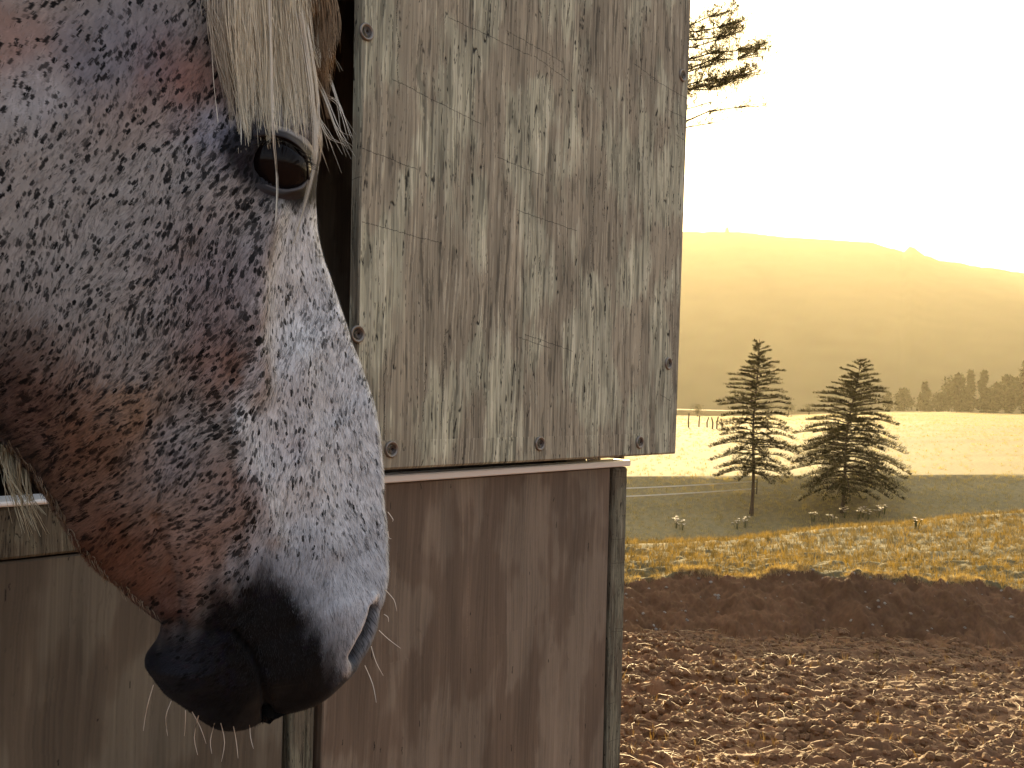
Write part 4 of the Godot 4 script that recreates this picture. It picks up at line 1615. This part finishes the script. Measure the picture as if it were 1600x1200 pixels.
func pine() -> void:
	var g := RandomNumberGenerator.new()
	g.seed = 77
	var q := at(925, 613, 22.0)
	var base := Vector3(q.x, terrain(q.x, 22.0).x, -22.0)
	var t := thing("pine_tree", "tall pine reaching past the upper door edge into the bright sky", "pine tree", base)
	var b := MB.new()
	var pts := PackedVector3Array()
	var rad := PackedFloat32Array()
	var HH := 16.5
	for k in 24:
		var f := k / 23.0
		pts.append(Vector3(0.10 * sin(f * 5.0), HH * f - (0.15 if k == 0 else 0.0), 0.08 * sin(f * 4.0 + 1.0)))
		rad.append(lerpf(0.20, 0.03, f))
	b.tube(pts, rad, 10, Color(0.08, 0.055, 0.04))
	part("trunk", b.mesh(), M.bark, t)
	var limbs := MB.new()
	var crown := MB.new()
	# boughs seen past the door: (photo end point, tufts), then the rest of the crown round the trunk
	var bo := []
	for e in [[1166, 22, 1.0], [1160, 40, 0.8], [1148, 62, 0.5], [1206, 58, 1.0], [1196, 82, 0.8], [1185, 112, 1.1], [1160, 120, 1.2], [1140, 128, 0.9], [1120, 100, 0.8], [1135, 30, 0.7], [1192, 166, 0.35], [1130, 190, 0.15], [1105, 170, 0.12]]:
		var p := at(e[0], e[1], 22.0) - base
		bo.append([Vector3(p.x, p.y, g.randf_range(-0.6, 0.6)), e[2]])
	for k in 34:
		var a := g.randf_range(0.35, TAU - 0.35)
		if absf(cos(a)) > 0.55 and cos(a) > 0.0:
			a += PI
		var h := g.randf_range(11.4, 16.4)
		var L := lerpf(2.6, 0.6, (h - 11.4) / 5.0) * g.randf_range(0.7, 1.1)
		bo.append([Vector3(cos(a) * L, h, sin(a) * L), 0.9])
	for e in bo:
		var tip: Vector3 = e[0]
		var L := Vector2(tip.x, tip.z).length()
		var o := Vector3(0, tip.y - L * 0.18, 0)
		var bp := PackedVector3Array()
		var br := PackedFloat32Array()
		for q2 in 7:
			var u := q2 / 6.0
			bp.append(o.lerp(tip, u) + Vector3(0, 0.16 * sin(u * PI) * g.randf_range(-1.0, 0.6), 0.06 * sin(u * 7.0)))
			br.append(lerpf(0.035, 0.008, u))
		limbs.tube(bp, br, 4, Color(0.075, 0.052, 0.038))
		var n := int(115.0 * e[1] * L / 2.5) + 3
		for q2 in n:
			var u := 1.0 - 0.75 * pow(g.randf(), 1.6)
			var s0 := u * 6.0
			var i0 := int(minf(s0, 5.0))
			var off := Vector3(g.randfn(0, 0.16), g.randfn(0.03, 0.13), g.randfn(0, 0.2)) * (1.25 - 0.5 * u)
			var p := bp[i0].lerp(bp[i0 + 1], s0 - i0) + off
			var c := Color(0.095, 0.085, 0.028) * g.randf_range(0.6, 1.4)
			limbs.tube(PackedVector3Array([bp[i0], p]), PackedFloat32Array([0.005, 0.004]), 3, Color(0.07, 0.05, 0.03))
			for m in 11:
				var dir := (Vector3(g.randfn(0, 1), g.randfn(0.45, 0.7), g.randfn(0, 1)) + off.normalized() * 0.6).normalized()
				twig_blade(crown, p, dir, g.randf_range(0.08, 0.15), 0.008, c)
	part("branches", limbs.mesh(), M.bark, t)
	part("crown", crown.mesh(), M.needle, t)

func far_tree(label: String, called: String, px: float, ybase: float, ytop: float, wpx: float, d: float, kind: int, sd: int, group: String) -> void:
	var g := RandomNumberGenerator.new()
	g.seed = sd
	var q := at(px, ybase, d)
	var base := Vector3(q.x, q.y, q.z)
	var H := (ybase - ytop) / F * d
	var R := wpx / F * d * 0.5
	var t := thing(called, label, "tree" if kind < 2 else "shrub", base, group)
	var b := MB.new()
	b.tube(PackedVector3Array([Vector3(0, -0.8, 0), Vector3(0.1, H * 0.4, 0), Vector3(0, H * 0.8, 0.1)]), PackedFloat32Array([0.22 * R / 2.5, 0.16 * R / 2.5, 0.05]), 6, Color(0.05, 0.04, 0.03))
	part("trunk", b.mesh(), M.bark, t)
	var crown := MB.new()
	var lobes := []
	for k in 11:
		var u := k / 10.0
		var a := g.randf() * TAU
		var rr := R * (sin(PI * clampf(0.12 + 0.78 * u, 0.0, 1.0)) if kind != 1 else (1.05 - 0.92 * u))
		var ctr := Vector3(cos(a), 0, sin(a)) * rr * g.randf_range(0.25, 0.55) + Vector3.UP * H * lerpf(0.14, 0.88, u)
		lobes.append([ctr, maxf(rr * g.randf_range(0.45, 0.75), R * 0.16)])
	for k in 2600:
		var lb: Array = lobes[g.randi() % lobes.size()]
		var v := Vector3(g.randfn(0, 1), g.randfn(0, 1), g.randfn(0, 1)).normalized() * pow(g.randf(), 0.45)
		var p: Vector3 = lb[0] + v * lb[1]
		var s := H * 0.05 * g.randf_range(0.5, 1.2)
		var d1 := Vector3(g.randfn(0, 1), g.randfn(0, 1), g.randfn(0, 1)).normalized()
		twig_blade(crown, p, d1, s * 2.0, s * 0.6, Color(0.045, 0.05, 0.022) * g.randf_range(0.6, 1.4))
	part("crown", crown.mesh(), M.needle, t)

func build_trees() -> void:
	var b1 := ground_at(1174, 806)
	var d1 := -b1.z
	cedar("slender young conifer standing alone, bare trunk below open tiered branches", b1, at(1186, 530, d1), [0.24, 0.30, 0.42, 0.62, 0.80, 0.92, 1.0], [1.00, 1.28, 1.32, 1.08, 0.70, 0.32, 0.05], 101, 0.75)
	var b2 := ground_at(1316, 801)
	var d2 := -b2.z
	cedar("wider bushier young conifer with drooping lower branches and bent tip", b2, at(1345, 561, d2), [0.16, 0.24, 0.40, 0.55, 0.72, 0.88, 1.0], [1.25, 1.85, 1.75, 1.40, 1.00, 0.50, 0.08], 102, 0.85)
	pine()
	var k := 0
	for e in [
		[1388, 641, 610, 14, 0, "slim low tree half hidden behind the wider conifer's branch tips"],
		[1412, 642, 606, 30, 0, "low round tree at the thin end of the far hazy tree row"],
		[1445, 643, 594, 26, 1, "single pointed tree between two low round ones in the far row"],
		[1470, 643, 612, 36, 0, "lowest rounded tree of the far row, beside the broad one"],
		[1497, 644, 582, 40, 0, "broad rounded tree with flat top in the far tree row"],
		[1516, 645, 576, 18, 1, "thin spire rising behind the broad tree of the far row"],
		[1536, 645, 576, 24, 1, "dark pointed tree beside the gap in the far row"],
		[1555, 646, 596, 34, 0, "low bushy tree filling the gap in the far row"],
		[1576, 647, 584, 36, 0, "round tree stepping up towards the tallest far tree"],
		[1600, 648, 562, 40, 0, "tallest tree at the thick end of the far row"],
		[1640, 650, 555, 46, 0, "large tree beyond the tallest one at the row's thick end"]]:
		far_tree(e[5], "far_tree", e[0], e[1] + 3, e[2], e[3] * 1.25, 186.0 + (k % 3) * 4.0, e[4], 300 + k, "trees in the far hazy row")
		k += 1
	for e in [[1090, 645, 632, 26], [1200, 642, 633, 30], [1232, 642, 632, 34], [1264, 642, 634, 26]]:
		far_tree("pale low shrub at the far edge of the sunlit field", "far_shrub", e[0], e[1], e[2], e[3], 178.0, 2, 400 + k, "low shrubs along the field edge")
		k += 1
	far_tree("tiny lone tree on the crest of the hazy hill", "crest_tree", 1136, 366, 355, 9, 690.0, 0, 450, "")

# ---------------------------------------------------------------- fences and flowers
func build_details() -> void:
	# old fence at the far side of the field
	var f0 := ground_at(1076, 668)
	var t := thing("field_fence", "row of old leaning wooden posts at the far left of the sunlit field", "fence", f0)
	for e in [[1076, 668, 646], [1092, 667, 650], [1105, 668, 652], [1113, 670, 652], [1120, 670, 651], [1128, 672, 654]]:
		var g0 := ground_at(e[0], e[1])
		var hgt: float = (e[1] - e[2]) / F * -g0.z
		var b := MB.new()
		b.tube(PackedVector3Array([Vector3(0, -0.2, 0), Vector3(rng.randf_range(-0.04, 0.04), hgt * 0.5, 0), Vector3(rng.randf_range(-0.12, 0.12), hgt, 0)]), PackedFloat32Array([0.07, 0.065, 0.055]), 7, Color(0.06, 0.045, 0.03))
		part("post", b.mesh(), M.bark, t, g0 - f0)
	# white tape fence on the bank
	var a0 := ground_at(905, 785)
	var a1 := ground_at(1182, 772)
	t = thing("tape_fence", "two white fence tapes stretched to a thin post beside the slender conifer", "fence", a0)
	var hs := []
	for e in [[905, 766, 1182, 752.5], [905, 779, 1181, 764.0]]:
		var p := at(e[0], e[1], -a0.z) - a0
		var q := at(e[2], e[3], -a1.z) - a0
		var b := MB.new()
		var pts := PackedVector3Array()
		for k in 9:
			var u := k / 8.0
			pts.append(p.lerp(q, u) - Vector3(0, 0.03 * sin(PI * u), 0))
		for k in 8:
			b.face([pts[k], pts[k + 1], pts[k + 1] + Vector3(0, 0.02, 0), pts[k] + Vector3(0, 0.02, 0)])
			b.face([pts[k] + Vector3(0, 0.02, 0), pts[k + 1] + Vector3(0, 0.02, 0), pts[k + 1] + Vector3(0, 0.03, 0.004), pts[k] + Vector3(0, 0.03, 0.004)])
		part("tape", b.mesh(), M.tape, t)
	for e in [[a0, at(905, 762, -a0.z)], [a1, at(1183, 749, -a1.z)]]:
		var b := MB.new()
		b.tube(PackedVector3Array([Vector3(0, -0.15, 0), e[1] - e[0], e[1] - e[0] + Vector3(0, 0.02, 0)]), PackedFloat32Array([0.02, 0.018, 0.008]), 7, Color(0.07, 0.055, 0.04))
		part("post", b.mesh(), M.bark, t, e[0] - a0)
	# pale flower heads on the bank
	for e in [[1057, 818, 10], [1066, 821, 8], [1152, 818, 7], [1164, 818, 8], [1270, 808, 8], [1298, 813, 9], [1320, 801, 10], [1340, 805, 12], [1347, 801, 10], [1356, 803, 9], [1371, 802, 13], [1381, 795, 6], [1431, 817, 8]]:
		var g0 := ground_at(e[0], e[1] + 9)
		var o := thing("pale_flower", "clump of pale flower heads catching the light on the shaded bank", "flower", g0, "pale flowers on the bank")
		var st := MB.new()
		var hd := MB.new()
		var sz: float = e[2] / F * -g0.z
		for k in 7:
			var tip := Vector3(rng.randfn(0, sz * 0.45), rng.randf_range(0.6, 1.3) * 13.0 / F * -g0.z, rng.randfn(0, sz * 0.35))
			st.tube(PackedVector3Array([Vector3(tip.x * 0.3, -0.03, tip.z * 0.3), tip * 0.6, tip]), PackedFloat32Array([0.006, 0.005, 0.004]), 4, Color(0.09, 0.10, 0.04))
			hd = MB.new()
			for m in 9:
				var a := TAU * m / 9.0 + rng.randf()
				twig_blade(hd, tip, Vector3(cos(a), 0.5, sin(a)).normalized(), sz * rng.randf_range(0.3, 0.5), sz * 0.09, Color(0.75, 0.68, 0.62))
			part("flower_head", hd.mesh(), M.petal, o)
		part("stems", st.mesh(), M.grass, o)
